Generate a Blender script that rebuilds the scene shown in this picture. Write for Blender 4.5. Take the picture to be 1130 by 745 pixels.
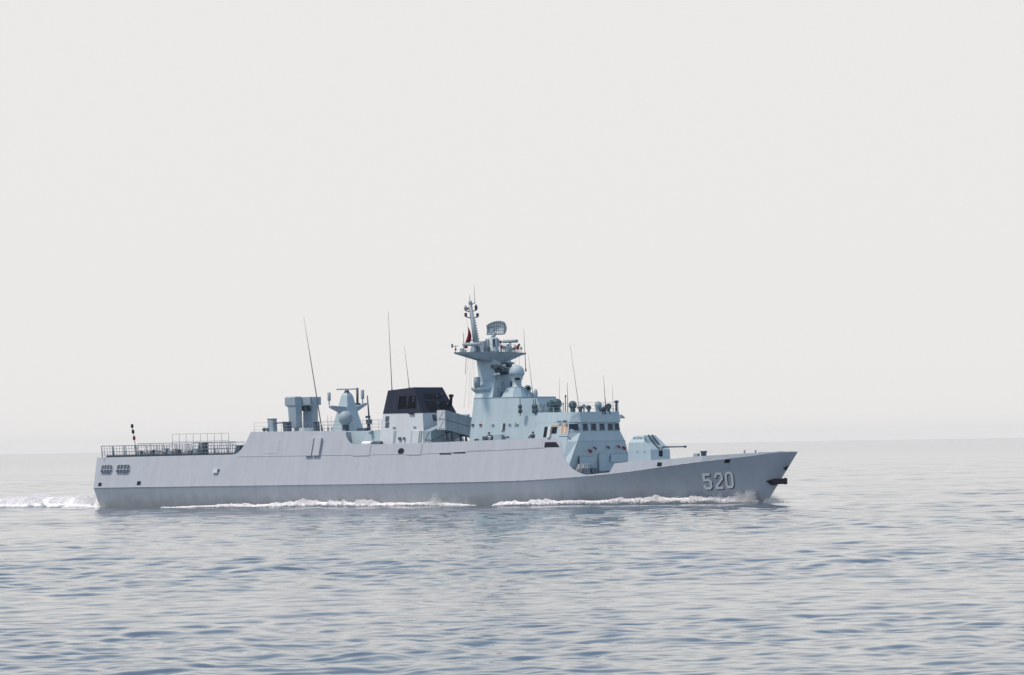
import bpy, bmesh, math, random
import numpy as np
from mathutils import Vector, Matrix

random.seed(7)
RNG = np.random.default_rng(11)
R = math.radians
for o in list(bpy.data.objects):
    bpy.data.objects.remove(o)
scene = bpy.context.scene
col = scene.collection

# ------------------------------------------------------------------ camera, sky, sun, exposure
# World frame = the ship's own frame: +x to the bow, +y to port, +z up, z = 0 the calm sea.
HEADING = R(37.0)                      # the ship is seen 37 degrees ahead of its starboard beam
CAM_F = 5055.444                       # focal length in pixels of a 1130 px wide picture
CAM_ROLL = math.atan(0.0163)
CAM_POS = np.array([339.35477, -378.83611, 6.355])
_d = np.array([-math.sin(HEADING), math.cos(HEADING), 0.0])
_r = np.array([math.cos(HEADING), math.sin(HEADING), 0.0])
_u = np.array([0.0, 0.0, 1.0])
_p = math.atan((489.0 - 372.5) * math.cos(CAM_ROLL) / CAM_F)
FWD = _d * math.cos(_p) + _u * math.sin(_p)
_U0 = _u * math.cos(_p) - _d * math.sin(_p)
RIGHT = _r * math.cos(CAM_ROLL) - _U0 * math.sin(CAM_ROLL)
UP = _U0 * math.cos(CAM_ROLL) + _r * math.sin(CAM_ROLL)

cam_data = bpy.data.cameras.new('camera')
cam_data.sensor_width = 36.0
cam_data.lens = CAM_F / 1130.0 * 36.0
cam_data.clip_start = 1.0
cam_data.clip_end = 40000.0
cam = bpy.data.objects.new('camera', cam_data)
col.objects.link(cam)
m = Matrix(((RIGHT[0], UP[0], -FWD[0], CAM_POS[0]),
            (RIGHT[1], UP[1], -FWD[1], CAM_POS[1]),
            (RIGHT[2], UP[2], -FWD[2], CAM_POS[2]),
            (0, 0, 0, 1)))
cam.matrix_world = m
scene.camera = cam

SUN_EL = R(62.0)
SUN_AZ = np.array([-0.58, -0.81])
SUN_AZ = SUN_AZ / np.linalg.norm(SUN_AZ)
SUN_DIR = Vector((SUN_AZ[0] * math.cos(SUN_EL), SUN_AZ[1] * math.cos(SUN_EL), math.sin(SUN_EL)))
sun_data = bpy.data.lights.new('sun', 'SUN')
sun_data.energy = 2.8
sun_data.angle = R(6.0)
sun_data.color = (1.0, 0.80, 0.63)
sun = bpy.data.objects.new('sun', sun_data)
col.objects.link(sun)
sun.rotation_euler = SUN_DIR.to_track_quat('Z', 'Y').to_euler()

world = bpy.data.worlds.new('World')
scene.world = world
world.use_nodes = True
wn = world.node_tree.nodes
wl = world.node_tree.links
wn.clear()
w_out = wn.new('ShaderNodeOutputWorld')
w_bg = wn.new('ShaderNodeBackground')
w_sky = wn.new('ShaderNodeTexSky')
w_sky.sky_type = 'NISHITA'
w_sky.sun_disc = False
w_sky.sun_elevation = SUN_EL
w_sky.sun_rotation = math.atan2(SUN_DIR.x, SUN_DIR.y)
w_sky.altitude = 0.0
w_sky.air_density = 1.2
w_sky.dust_density = 1.5
w_sky.ozone_density = 3.0
SKY_STRENGTH = 0.15
w_bg.inputs['Strength'].default_value = SKY_STRENGTH
# a layer of milky air low over the sea that thins out with elevation
w_tc = wn.new('ShaderNodeTexCoord')
w_sep = wn.new('ShaderNodeSeparateXYZ')
w_map = wn.new('ShaderNodeMapRange')
w_map.interpolation_type = 'SMOOTHSTEP'
w_map.inputs['From Min'].default_value = 0.085
w_map.inputs['From Max'].default_value = 0.38
w_map.inputs['To Min'].default_value = 1.0
w_map.inputs['To Max'].default_value = 0.10
w_mix = wn.new('ShaderNodeMix')
w_mix.data_type = 'RGBA'
w_mix.inputs['B'].default_value = (5.55, 5.46, 5.37, 1)
wl.new(w_tc.outputs['Generated'], w_sep.inputs[0])
wl.new(w_sep.outputs['Z'], w_map.inputs['Value'])
wl.new(w_map.outputs['Result'], w_mix.inputs['Factor'])
wl.new(w_sky.outputs['Color'], w_mix.inputs['A'])
wl.new(w_mix.outputs['Result'], w_bg.inputs['Color'])
wl.new(w_bg.outputs[0], w_out.inputs['Surface'])

scene.view_settings.view_transform = 'Standard'
scene.view_settings.look = 'None'
scene.view_settings.exposure = 0.0
scene.view_settings.gamma = 1.0
scene.view_settings.use_curve_mapping = False
scene.render.engine = 'CYCLES'
scene.cycles.max_bounces = 8
scene.cycles.volume_bounces = 5
scene.cycles.caustics_reflective = True
scene.cycles.sample_clamp_indirect = 5.0
scene.cycles.blur_glossy = 1.0
scene.cycles.use_denoising = True
scene.cycles.caustics_refractive = False


def at(px, py, **k):
    """Survey point: where the sight line of photo pixel (px, py) meets a plane x=, y= or z= of the ship."""
    v = FWD + RIGHT * (px - 565.0) / CAM_F - UP * (py - 372.5) / CAM_F
    (ax, val), = k.items()
    i = 'xyz'.index(ax)
    t = (val - CAM_POS[i]) / v[i]
    return CAM_POS + t * v


# ------------------------------------------------------------------ materials
def new_mat(name):
    mt = bpy.data.materials.new(name)
    mt.use_nodes = True
    return mt, mt.node_tree.nodes, mt.node_tree.links, mt.node_tree.nodes['Principled BSDF']


def paint(name, rgb, rough=0.5, wear=0.10, rust=0.0, streak=True):
    """Ship's paint: faint vertical weather streaks and plate-to-plate tone, optional rust runs."""
    mt, n, l, b = new_mat(name)
    tc = n.new('ShaderNodeTexCoord')
    mp = n.new('ShaderNodeMapping')
    mp.inputs['Scale'].default_value = (1.3, 0.5, 0.06 if streak else 1.2)
    nz = n.new('ShaderNodeTexNoise')
    nz.inputs['Scale'].default_value = 1.6
    nz.inputs['Detail'].default_value = 5
    l.new(tc.outputs['Object'], mp.inputs[0])
    l.new(mp.outputs[0], nz.inputs['Vector'])
    cr = n.new('ShaderNodeValToRGB')
    cr.color_ramp.elements[0].position = 0.30
    cr.color_ramp.elements[1].position = 0.70
    dk = tuple(c * (1 - wear) for c in rgb)
    lt = tuple(min(1, c * (1 + wear * 0.6)) for c in rgb)
    cr.color_ramp.elements[0].color = (*dk, 1)
    cr.color_ramp.elements[1].color = (*lt, 1)
    l.new(nz.outputs['Fac'], cr.inputs[0])
    last = cr.outputs[0]
    if rust > 0:
        mp2 = n.new('ShaderNodeMapping')
        mp2.inputs['Scale'].default_value = (0.9, 0.9, 0.16)
        mp2.inputs['Location'].default_value = (3.1, 0.4, 1.7)
        nz2 = n.new('ShaderNodeTexNoise')
        nz2.inputs['Scale'].default_value = 2.2
        nz2.inputs['Detail'].default_value = 6
        l.new(tc.outputs['Object'], mp2.inputs[0])
        l.new(mp2.outputs[0], nz2.inputs['Vector'])
        r2 = n.new('ShaderNodeMapRange')
        r2.inputs['From Min'].default_value = 0.63
        r2.inputs['From Max'].default_value = 0.82
        r2.inputs['To Max'].default_value = rust
        l.new(nz2.outputs['Fac'], r2.inputs['Value'])
        mx = n.new('ShaderNodeMix')
        mx.data_type = 'RGBA'
        mx.inputs['B'].default_value = (0.30, 0.20, 0.13, 1)
        l.new(r2.outputs[0], mx.inputs['Factor'])
        l.new(last, mx.inputs['A'])
        last = mx.outputs['Result']
    if rust > 0.3:
        sz = n.new('ShaderNodeSeparateXYZ')
        l.new(tc.outputs['Object'], sz.inputs[0])
        n3 = n.new('ShaderNodeTexNoise')
        n3.inputs['Scale'].default_value = 0.9
        n3.inputs['Detail'].default_value = 5
        l.new(tc.outputs['Object'], n3.inputs['Vector'])
        hgt = n.new('ShaderNodeMath'); hgt.operation = 'MULTIPLY_ADD'
        hgt.inputs[1].default_value = -2.2
        l.new(n3.outputs['Fac'], hgt.inputs[0]); l.new(sz.outputs['Z'], hgt.inputs[2])
        r3 = n.new('ShaderNodeMapRange')
        r3.inputs['From Min'].default_value = 0.25; r3.inputs['From Max'].default_value = -1.0
        r3.inputs['To Max'].default_value = 0.55
        l.new(hgt.outputs[0], r3.inputs['Value'])
        m3 = n.new('ShaderNodeMix'); m3.data_type = 'RGBA'
        m3.inputs['B'].default_value = (0.22, 0.235, 0.20, 1)
        l.new(r3.outputs[0], m3.inputs['Factor']); l.new(last, m3.inputs['A'])
        last = m3.outputs['Result']
    l.new(last, b.inputs['Base Color'])
    b.inputs['Roughness'].default_value = rough
    b.inputs['Specular IOR Level'].default_value = 0.3
    # plating pulled slightly hollow between the frames
    wv_ = n.new('ShaderNodeTexNoise')
    wv_.inputs['Scale'].default_value = 0.9
    wv_.inputs['Detail'].default_value = 2
    l.new(tc.outputs['Object'], wv_.inputs['Vector'])
    bp = n.new('ShaderNodeBump')
    bp.inputs['Distance'].default_value = 0.05
    bp.inputs['Strength'].default_value = 0.35
    l.new(wv_.outputs['Fac'], bp.inputs['Height'])
    l.new(bp.outputs[0], b.inputs['Normal'])
    return mt


def plain(name, rgb, rough=0.5, metal=0.0, wear=0.15):
    mt, n, l, b = new_mat(name)
    nz = n.new('ShaderNodeTexNoise')
    nz.inputs['Scale'].default_value = 3.0
    nz.inputs['Detail'].default_value = 4
    tc = n.new('ShaderNodeTexCoord')
    l.new(tc.outputs['Object'], nz.inputs['Vector'])
    cr = n.new('ShaderNodeValToRGB')
    cr.color_ramp.elements[0].position = 0.3
    cr.color_ramp.elements[1].position = 0.7
    cr.color_ramp.elements[0].color = (*[c * (1 - wear) for c in rgb], 1)
    cr.color_ramp.elements[1].color = (*[min(1, c * (1 + wear)) for c in rgb], 1)
    l.new(nz.outputs['Fac'], cr.inputs[0])
    l.new(cr.outputs[0], b.inputs['Base Color'])
    b.inputs['Specular IOR Level'].default_value = 0.22
    b.inputs['Roughness'].default_value = rough
    b.inputs['Metallic'].default_value = metal
    return mt


M = dict(
    hull=paint('hull_paint', (0.410, 0.465, 0.520), 0.55, 0.05, 0.32),
    house=paint('house_paint', (0.40, 0.53, 0.585), 0.5, 0.06, 0.12),
    pale=paint('pale_paint', (0.57, 0.64, 0.67), 0.5, 0.06),
    gear=paint('gear_paint', (0.31, 0.405, 0.46), 0.5, 0.10, 0.0, False),
    dark_gear=plain('dark_gear', (0.07, 0.105, 0.14), 0.5),
    green=plain('green_housing', (0.055, 0.115, 0.13), 0.4),
    soot=paint('funnel_black', (0.017, 0.026, 0.050), 0.6, 0.2, 0.0),
    deck=plain('deck_paint', (0.13, 0.16, 0.15), 0.8),
    rail=plain('rail_steel', (0.26, 0.31, 0.36), 0.5),
    glass=plain('dark_glass', (0.014, 0.042, 0.08), 0.15, 0, 0.05),
    hole=plain('opening_dark', (0.010, 0.018, 0.030), 0.8),
    black=plain('black_rubber', (0.008, 0.010, 0.016), 0.6),
    anchor=plain('anchor_black', (0.012, 0.016, 0.026), 0.55),
    white=plain('number_white', (0.86, 0.86, 0.85), 0.6, 0, 0.06),
    numshade=plain('number_shade', (0.035, 0.04, 0.05), 0.6),
    red=plain('red_enamel', (0.30, 0.03, 0.04), 0.5),
    tan=plain('tan_panel', (0.50, 0.36, 0.24), 0.7),
    wire=plain('antenna_grey', (0.17, 0.18, 0.19), 0.5),
    rope=plain('rope_pale', (0.42, 0.42, 0.40), 0.8),
    flag=plain('flag_red', (0.17, 0.014, 0.035), 0.8),
    blue_cloth=plain('navy_cloth', (0.05, 0.08, 0.14), 0.9),
    grey_cloth=plain('camouflage_cloth', (0.13, 0.19, 0.25), 0.9, 0, 0.4),
    skin=plain('skin', (0.42, 0.25, 0.18), 0.6, 0, 0.05),
    hair=plain('hair_black', (0.015, 0.013, 0.012), 0.6),
    orange=plain('lifejacket', (0.45, 0.10, 0.05), 0.8),
)


# ------------------------------------------------------------------ mesh builder
class MB:
    def __init__(self):
        self.v = []
        self.f = []
        self.s = []

    def add(self, verts, faces, smooth=False):
        b = len(self.v)
        self.v += [tuple(float(c) for c in p) for p in verts]
        self.f += [tuple(b + i for i in f) for f in faces]
        self.s += [smooth] * len(faces)
        return self

    def box(self, c, s, rz=0.0, ry=0.0, rx=0.0):
        mt = Matrix.Rotation(rz, 3, 'Z') @ Matrix.Rotation(ry, 3, 'Y') @ Matrix.Rotation(rx, 3, 'X')
        vs = []
        for dx in (-.5, .5):
            for dy in (-.5, .5):
                for dz in (-.5, .5):
                    vs.append(Vector(c) + mt @ Vector((dx * s[0], dy * s[1], dz * s[2])))
        return self.add(vs, [(0, 1, 3, 2), (4, 6, 7, 5), (0, 4, 5, 1), (2, 3, 7, 6), (0, 2, 6, 4), (1, 5, 7, 3)])

    def span(self, x0, x1, y0, y1, z0, z1):
        return self.box(((x0 + x1) / 2, (y0 + y1) / 2, (z0 + z1) / 2), (x1 - x0, y1 - y0, z1 - z0))

    def loft(self, rings, cap=True, smooth=False, closed=True):
        n = len(rings[0])
        vs = [p for r in rings for p in r]
        fs = []
        for i in range(len(rings) - 1):
            for j in range(n if closed else n - 1):
                k = (j + 1) % n
                fs.append((i * n + j, i * n + k, (i + 1) * n + k, (i + 1) * n + j))
        self.add(vs, fs, smooth)
        if cap:
            self.add(rings[0], [tuple(range(n))[::-1]])
            self.add(rings[-1], [tuple(range(n))])
        return self

    def tube(self, a, b, r0, r1=None, n=8, smooth=True):
        a, b = Vector(a), Vector(b)
        r1 = r0 if r1 is None else r1
        d = (b - a).normalized()
        t = Vector((0, 0, 1)) if abs(d.z) < 0.9 else Vector((1, 0, 0))
        u = d.cross(t).normalized()
        w = d.cross(u)
        rings = []
        for c, r in ((a, r0), (b, r1)):
            rings.append([c + (u * math.cos(2 * math.pi * k / n) + w * math.sin(2 * math.pi * k / n)) * r for k in range(n)])
        return self.loft(rings, True, smooth)

    def path(self, pts, r, n=6):
        for a, b in zip(pts[:-1], pts[1:]):
            self.tube(a, b, r, r, n)
        return self

    def lathe(self, c, prof, n=16, axis='z', smooth=True):
        rings = []
        for r, h in prof:
            ring = []
            for k in range(n):
                a = 2 * math.pi * k / n
                p = (r * math.cos(a), r * math.sin(a), h)
                if axis == 'x':
                    p = (p[2], p[0], p[1])
                elif axis == 'y':
                    p = (p[0], p[2], p[1])
                ring.append((c[0] + p[0], c[1] + p[1], c[2] + p[2]))
            rings.append(ring)
        return self.loft(rings, True, smooth)

    def ball(self, c, r, n=14, sz=1.0):
        prof = []
        for i in range(n // 2 + 1):
            a = -math.pi / 2 + math.pi * i / (n // 2)
            prof.append((max(1e-3, r * math.cos(a)), r * sz * math.sin(a)))
        return self.lathe(c, prof, n)

    def build(self, name, mat, parent=None, bevel=0.0):
        me = bpy.data.meshes.new(name)
        me.from_pydata(self.v, [], self.f)
        me.polygons.foreach_set('use_smooth', self.s)
        bm = bmesh.new()
        bm.from_mesh(me)
        bmesh.ops.remove_doubles(bm, verts=bm.verts, dist=1e-4)
        bmesh.ops.recalc_face_normals(bm, faces=bm.faces)
        bm.to_mesh(me)
        bm.free()
        me.materials.append(M[mat] if isinstance(mat, str) else mat)
        o = bpy.data.objects.new(name, me)
        col.objects.link(o)
        o.parent = parent
        if bevel:
            bv = o.modifiers.new('edge', 'BEVEL')
            bv.width = bevel
            bv.segments = 2
            bv.limit_method = 'ANGLE'
        return o


def tag(o, label=None, cat=None, group=None, kind=None):
    for k, v in (('label', label), ('category', cat), ('group', group), ('kind', kind)):
        if v:
            o[k] = v
    return o


def empty(name, loc=(0, 0, 0)):
    o = bpy.data.objects.new(name, None)
    o.location = loc
    o.empty_display_size = 0.5
    col.objects.link(o)
    return o


# ------------------------------------------------------------------ hull shape functions
def smooth_interp(xs, ys):
    xs = np.array(xs, float)
    ys = np.array(ys, float)
    d = np.gradient(ys, xs)
    # monotone-ish cubic hermite
    s = np.diff(ys) / np.diff(xs)
    for i in range(1, len(xs) - 1):
        if s[i - 1] * s[i] <= 0:
            d[i] = 0
        else:
            d[i] = 2 * s[i - 1] * s[i] / (s[i - 1] + s[i])
    d[0], d[-1] = s[0], s[-1]

    def f(x):
        x = min(max(x, xs[0]), xs[-1])
        i = min(int(np.searchsorted(xs, x, side='right')) - 1, len(xs) - 2)
        h = xs[i + 1] - xs[i]
        t = (x - xs[i]) / h
        return float((2*t**3 - 3*t*t + 1) * ys[i] + (t**3 - 2*t*t + t) * h * d[i] + (-2*t**3 + 3*t*t) * ys[i+1] + (t**3 - t*t) * h * d[i+1])
    return f


f_yk = smooth_interp([0, 10, 22, 58, 66.5, 72.9, 75.7, 79.8, 84.6, 86.6, 87.7, 88.5, 89], [5.2, 5.55, 5.8, 5.8, 5.7, 5.2, 4.65, 3.6, 2.05, 1.4, 1.0, 0.5, 0.06])
f_zk = smooth_interp([0, 22, 47, 58, 66.5, 72.9, 75.7, 79.8, 84.6, 87.6, 89], [2.2, 2.28, 2.38, 2.5, 2.86, 3.36, 3.71, 4.18, 4.67, 5.0, 5.02])
f_yw = smooth_interp([0, 20, 55, 63, 70, 78, 84, 88, 89], [4.7, 5.2, 5.25, 5.0, 4.2, 2.75, 1.3, 0.32, 0.04])
T_X = [0, 19.5, 20.1, 20.5, 20.95, 21.4, 21.65, 21.84, 34.9, 35.0, 35.1, 35.4, 35.8, 36.4, 40.2, 51.7, 61.6, 62.3, 62.9, 63.35, 63.65, 64.0, 64.6, 65.4, 66.3, 67.15, 69.9, 70.05, 70.42, 72.74, 76.8, 79.65, 84, 87.57, 89]
T_Z = [5.5, 5.62, 5.66, 5.8, 6.2, 6.9, 7.55, 8.02, 7.95, 7.78, 7.4, 6.95, 6.64, 6.48, 6.46, 6.63, 6.85, 6.87, 6.82, 6.40, 5.80, 5.0, 4.25, 3.62, 3.22, 3.03, 3.24, 3.4, 4.15, 4.34, 4.52, 4.75, 4.95, 5.09, 5.05]


def f_zt(X):
    return float(np.interp(X, T_X, T_Z))


D_X = [0, 21.3, 21.6, 34.6, 34.8, 64.3, 64.6, 67.2, 70, 80, 86, 89]
D_Z = [5.42, 5.5, 7.85, 7.8, 5.3, 5.8, 2.95, 2.95, 3.05, 4.1, 4.9, 4.98]


def f_zd(X):
    return min(float(np.interp(X, D_X, D_Z)), f_zt(X) - 0.04)


def level_x(X, dx0, xbow):
    x = X + dx0 * max(0.0, 1 - X / 6.0)
    if X > 60:
        x = 60 + (X - 60) * (xbow - 60) / 29.0
    return x


def section(X):
    """(x, half breadth, z) from below the water up to the top edge at nominal station X."""
    yk, zk, yw = f_yk(X), f_zk(X), f_yw(X)
    zt = f_zt(X)
    yt = max(0.03, yk - 0.28 * (zt - zk)) if X < 80 else max(0.03, yk - 0.15 * (zt - zk))
    out = [(level_x(X, 0.9, 84.0), yw * 0.8, -1.6), (level_x(X, 0.5, 85.0), yw, 0.0)]
    flare = 0.07 * (1 if X > 66 else 0) * min(1, max(0, (X - 66) / 10))
    for t in (0.33, 0.66):
        y = yw + (yk - yw) * t - flare * 4 * t * (1 - t) * (yk - yw)
        out.append((level_x(X, 0.5 - 0.5 * t, 85 + 4 * t), y, zk * t))
    out.append((level_x(X, 0.0, 89.0), yk, zk))
    s = min(1.0, max(0.02, (zt - zk)))
    out.append((level_x(X, -0.25, 89.0), yt, max(zt, zk + 0.02)))
    return out


def skin_pt(X, z, off=0.0):
    """Point on the starboard skin at station X and height z, moved off outwards."""
    def raw(X, z):
        sec = section(X)
        for a, b in zip(sec[:-1], sec[1:]):
            if z <= b[2] or b is sec[-1]:
                t = (z - a[2]) / max(1e-6, b[2] - a[2])
                return np.array([a[0] + (b[0] - a[0]) * t, -(a[1] + (b[1] - a[1]) * t), z])
    p = raw(X, z)
    if off:
        q = raw(X + 0.2, z) - raw(X - 0.2, z)
        w = raw(X, z + 0.06) - raw(X, z - 0.06)
        nrm = np.cross(q, w)
        nrm /= np.linalg.norm(nrm)
        if nrm[1] > 0:
            nrm = -nrm
        p = p + nrm * off
    return p


def skin_at(px, py):
    """Station and height where the sight line of a photo pixel meets the starboard skin."""
    y = -5.3
    for _ in range(30):
        p = at(px, py, y=y)
        X = p[0]
        for _ in range(6):
            X += p[0] - skin_pt(X, p[2])[0]
        y = 0.5 * y + 0.5 * skin_pt(X, p[2])[1]
    return X, p[2]


def skin_patch(mb, X0, X1, z0, z1, off, thick=None, slant=0.0, nx=1, nz=1):
    """A plate lying on the skin, from inside the plating to off outside of it."""
    rings = []
    inner = -0.05 if thick is None else off - thick
    pts_o, pts_i = [], []
    per = []
    for i in range(nx):
        per.append((X0 + (X1 - X0) * i / nx, z0))
    for i in range(nz):
        per.append((X1 + slant * i / nz, z0 + (z1 - z0) * i / nz))
    for i in range(nx):
        per.append((X1 + slant + (X0 - X1) * i / nx, z1))
    for i in range(nz):
        per.append((X0 + slant * (1 - i / nz), z1 + (z0 - z1) * i / nz))
    mb.loft([[skin_pt(X, z, inner) for X, z in per], [skin_pt(X, z, off) for X, z in per]])
    return mb


# ------------------------------------------------------------------ the ship
ship = empty('warship', (0, 0, 0))
tag(ship, 'grey warship with white hull number 520 steaming to the right across the sea', 'warship')

st = sorted(set(np.round(np.concatenate([np.arange(0, 20, 1.0), np.arange(20, 22.2, 0.1), np.arange(22.2, 34.6, 1.2), np.arange(34.5, 36.8, 0.1),
     np.arange(36.8, 61, 1.2), np.arange(61, 67.4, 0.15), np.arange(67.4, 69.8, 0.6), np.arange(69.8, 70.7, 0.1), np.arange(70.7, 86, 0.5), np.arange(86, 89.01, 0.2), T_X, D_X]), 3)))
rings = []
for X in st:
    sec = section(X)
    zt, zd = sec[-1][2], f_zd(X)
    yin = max(0.012, sec[-1][1] - 0.12)
    ydk = max(0.011, min(yin, yin + 0.28 * (zt - zd)) - 0.002)
    half = [(x, -y, z) for x, y, z in sec] + [(sec[-1][0], -yin, zt), (sec[-1][0], -ydk, zd - 0.0)]
    rings.append(half + [(x, -y, z) for x, y, z in half[::-1]])
hb = MB()
hb.loft(rings, True)
hull = hb.build('hull', 'hull', ship)

# deck coverings a few millimetres above the steel
dk = MB()
dr = [X for X in st if 0.9 < X < 21.2]
dk.loft([[(X, -(section(X)[-1][1] - 0.2), f_zd(X) + 0.006), (X, section(X)[-1][1] - 0.2, f_zd(X) + 0.006)] for X in dr], False, False, False)
dk.build('flight_deck', 'deck', hull)

# boot line of the sheer: a thin half-round strake from the quarter to the bridge
sk = MB()
pts = [skin_pt(X, 5.40 + (0.42 * max(0, (X - 46) / 15.5) if X > 46 else -0.02), 0.012) for X in np.arange(20.6, 61.8, 1.0)]
sk.path(pts, 0.028, 6)
sk.build('sheer_strake', 'hull', hull)
sk = MB()
pts = [skin_pt(X, f_zk(X), 0.0) for X in list(np.arange(0.1, 84, 1.2))]
sk.path(pts, 0.035, 6)
sk.build('knuckle_strake', 'hull', hull)


def hull_plate(name, mat, px0, py0, px1, py1, off=0.03, slant=0.0):
    """Plate whose photo corners are (px0,py0) top-left and (px1,py1) bottom-right."""
    Xa, za = skin_at(px0, py0)
    Xb, zb = skin_at(px1, py1)
    mb = MB()
    skin_patch(mb, min(Xa, Xb), max(Xa, Xb), min(za, zb), max(za, zb), off, None, slant, 2, 2)
    return mb.build(name, mat, hull)


def mooring_port(px0, py0, px1, py1):
    Xa, za = skin_at(px0, py0)
    Xb, zb = skin_at(px1, py1)
    z0, z1 = min(za, zb), max(za, zb)
    mb = MB()
    c = 0.22
    per = [(Xa + c, z0), (Xb - c, z0), (Xb, z0 + c), (Xb, z1 - c), (Xb - c, z1), (Xa + c, z1), (Xa, z1 - c), (Xa, z0 + c)]
    mb.loft([[skin_pt(X, z, -0.05) for X, z in per], [skin_pt(X, z, 0.012) for X, z in per]])
    o = mb.build('mooring_port', 'dark_gear', hull)
    g = MB()
    for k in range(1, 4):
        X = Xa + (Xb - Xa) * k / 4
        g.tube(skin_pt(X, z0, 0.03), skin_pt(X, z1, 0.03), 0.035)
    zm = (z0 + z1) / 2
    g.tube(skin_pt(Xa, zm, 0.03), skin_pt(Xb, zm, 0.03), 0.045)
    loop = [skin_pt(X, z, 0.03) for X, z in per]
    g.path(loop + loop[:1], 0.04)
    g.build('port_grating', 'hull', hull)


mooring_port(112.4, 513.4, 123.4, 523.6)
mooring_port(129.6, 513.0, 142.6, 523.4)
hull_plate('scupper', 'hole', 108.8, 532.8, 112.0, 536.6, 0.015)
hull_plate('scupper', 'hole', 151.6, 531.2, 155.0, 535.4, 0.015)
hull_plate('outlet_box', 'pale', 236.6, 517.8, 240.6, 522.4, 0.22)
o = hull_plate('outlet_box', 'dark_gear', 240.7, 518.0, 242.0, 520.5, 0.10)
hull_plate('side_duct', 'hull', 340.8, 484.2, 344.7, 503.6, 0.28)
hull_plate('side_duct', 'hull', 349.2, 484.0, 353.2, 503.4, 0.28)
hull_plate('side_hatch', 'hull', 391.6, 491.0, 407.8, 503.0, 0.06)
hull_plate('side_hatch', 'hull', 450.4, 490.6, 464.4, 502.0, 0.06)
hull_plate('flush_panel', 'hull', 517.5, 486.5, 543.0, 496.6, 0.02)
hull_plate('flush_panel', 'hull', 292.0, 486.0, 306.5, 500.5, 0.02)
hull_plate('flush_panel', 'hull', 590.0, 484.6, 598.0, 494.0, 0.02)
hull_plate('drain_slot', 'hole', 485.2, 500.4, 498.2, 501.6, 0.014)
hull_plate('drain_slot', 'hole', 500.2, 499.2, 513.6, 500.4, 0.014)
# oval port amidships
X0, z0 = skin_at(442.5, 498.0)
mb = MB()
per = [(X0 + 0.42 * math.cos(a), z0 + 0.33 * math.sin(a)) for a in np.linspace(0, 2 * math.pi, 17)[:-1]]
mb.loft([[skin_pt(X, z, -0.05) for X, z in per], [skin_pt(X, z, 0.014) for X, z in per]])
mb.build('oval_port', 'hole', hull)
# trapezoid opening below the bridge wing
q = [skin_at(600.6, 493.8), skin_at(617.6, 493.6), skin_at(613.8, 487.8), skin_at(601.4, 488.0)]
mb = MB()
mb.loft([[skin_pt(X, z, -0.05) for X, z in q], [skin_pt(X, z, 0.014) for X, z in q]])
mb.build('side_opening', 'hole', hull)
hull_plate('hawse_hole', 'hole', 725.5, 510.4, 730.0, 514.6, 0.015)
hull_plate('hawse_hole', 'hole', 800.2, 507.2, 804.8, 510.8, 0.015)

# hull number: 520 with a dark drop shadow, raised plates on the bow
NUM = {
    '5': [[(0.92, 1.0), (0.10, 1.0), (0.10, 0.60), (0.70, 0.60), (0.92, 0.46), (0.92, 0.14), (0.74, 0.0), (0.22, 0.0), (0.04, 0.14), (0.04, 0.26)]],
    '2': [[(0.06, 0.72), (0.06, 0.86), (0.22, 1.0), (0.76, 1.0), (0.92, 0.86), (0.92, 0.64), (0.06, 0.12), (0.06, 0.0), (0.96, 0.0)]],
    '0': [[(0.06, 0.5), (0.06, 0.84), (0.24, 1.0), (0.76, 1.0), (0.94, 0.84), (0.94, 0.16), (0.76, 0.0), (0.24, 0.0), (0.06, 0.16), (0.06, 0.5)]],
}


def stroke(mb, pts, w, place, closed):
    pts = [np.array(p, float) for p in pts]
    if closed:
        pts = pts[:-1]
    n = len(pts)
    L, Rr = [], []
    for i in range(n):
        a = pts[i - 1] if (i > 0 or closed) else None
        c = pts[(i + 1) % n] if (i < n - 1 or closed) else None
        b = pts[i]
        d1 = (b - a) / np.linalg.norm(b - a) if a is not None else None
        d2 = (c - b) / np.linalg.norm(c - b) if c is not None else None
        if d1 is None:
            d1 = d2
        if d2 is None:
            d2 = d1
        n1 = np.array([-d1[1], d1[0]])
        n2 = np.array([-d2[1], d2[0]])
        mi = n1 + n2
        mi /= np.linalg.norm(mi)
        k = w / max(0.45, mi @ n1)
        L.append(b + mi * k)
        Rr.append(b - mi * k)
    fr = [place(p, True) for p in L + Rr]
    bk = [place(p, False) for p in L + Rr]
    fs = []
    rng_ = range(n) if closed else range(n - 1)
    N = 2 * n
    for i in rng_:
        j = (i + 1) % n
        fs.append((i, j, n + j, n + i))
        fs.append((N + i, N + n + i, N + n + j, N + j))
        fs.append((i, N + i, N + j, j))
        fs.append((n + i, n + j, N + n + j, N + n + i))
    if not closed:
        fs.append((0, n, N + n, N))
        fs.append((n - 1, N + n - 1, N + 2 * n - 1, 2 * n - 1))
    mb.add(fr + bk, fs)


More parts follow.
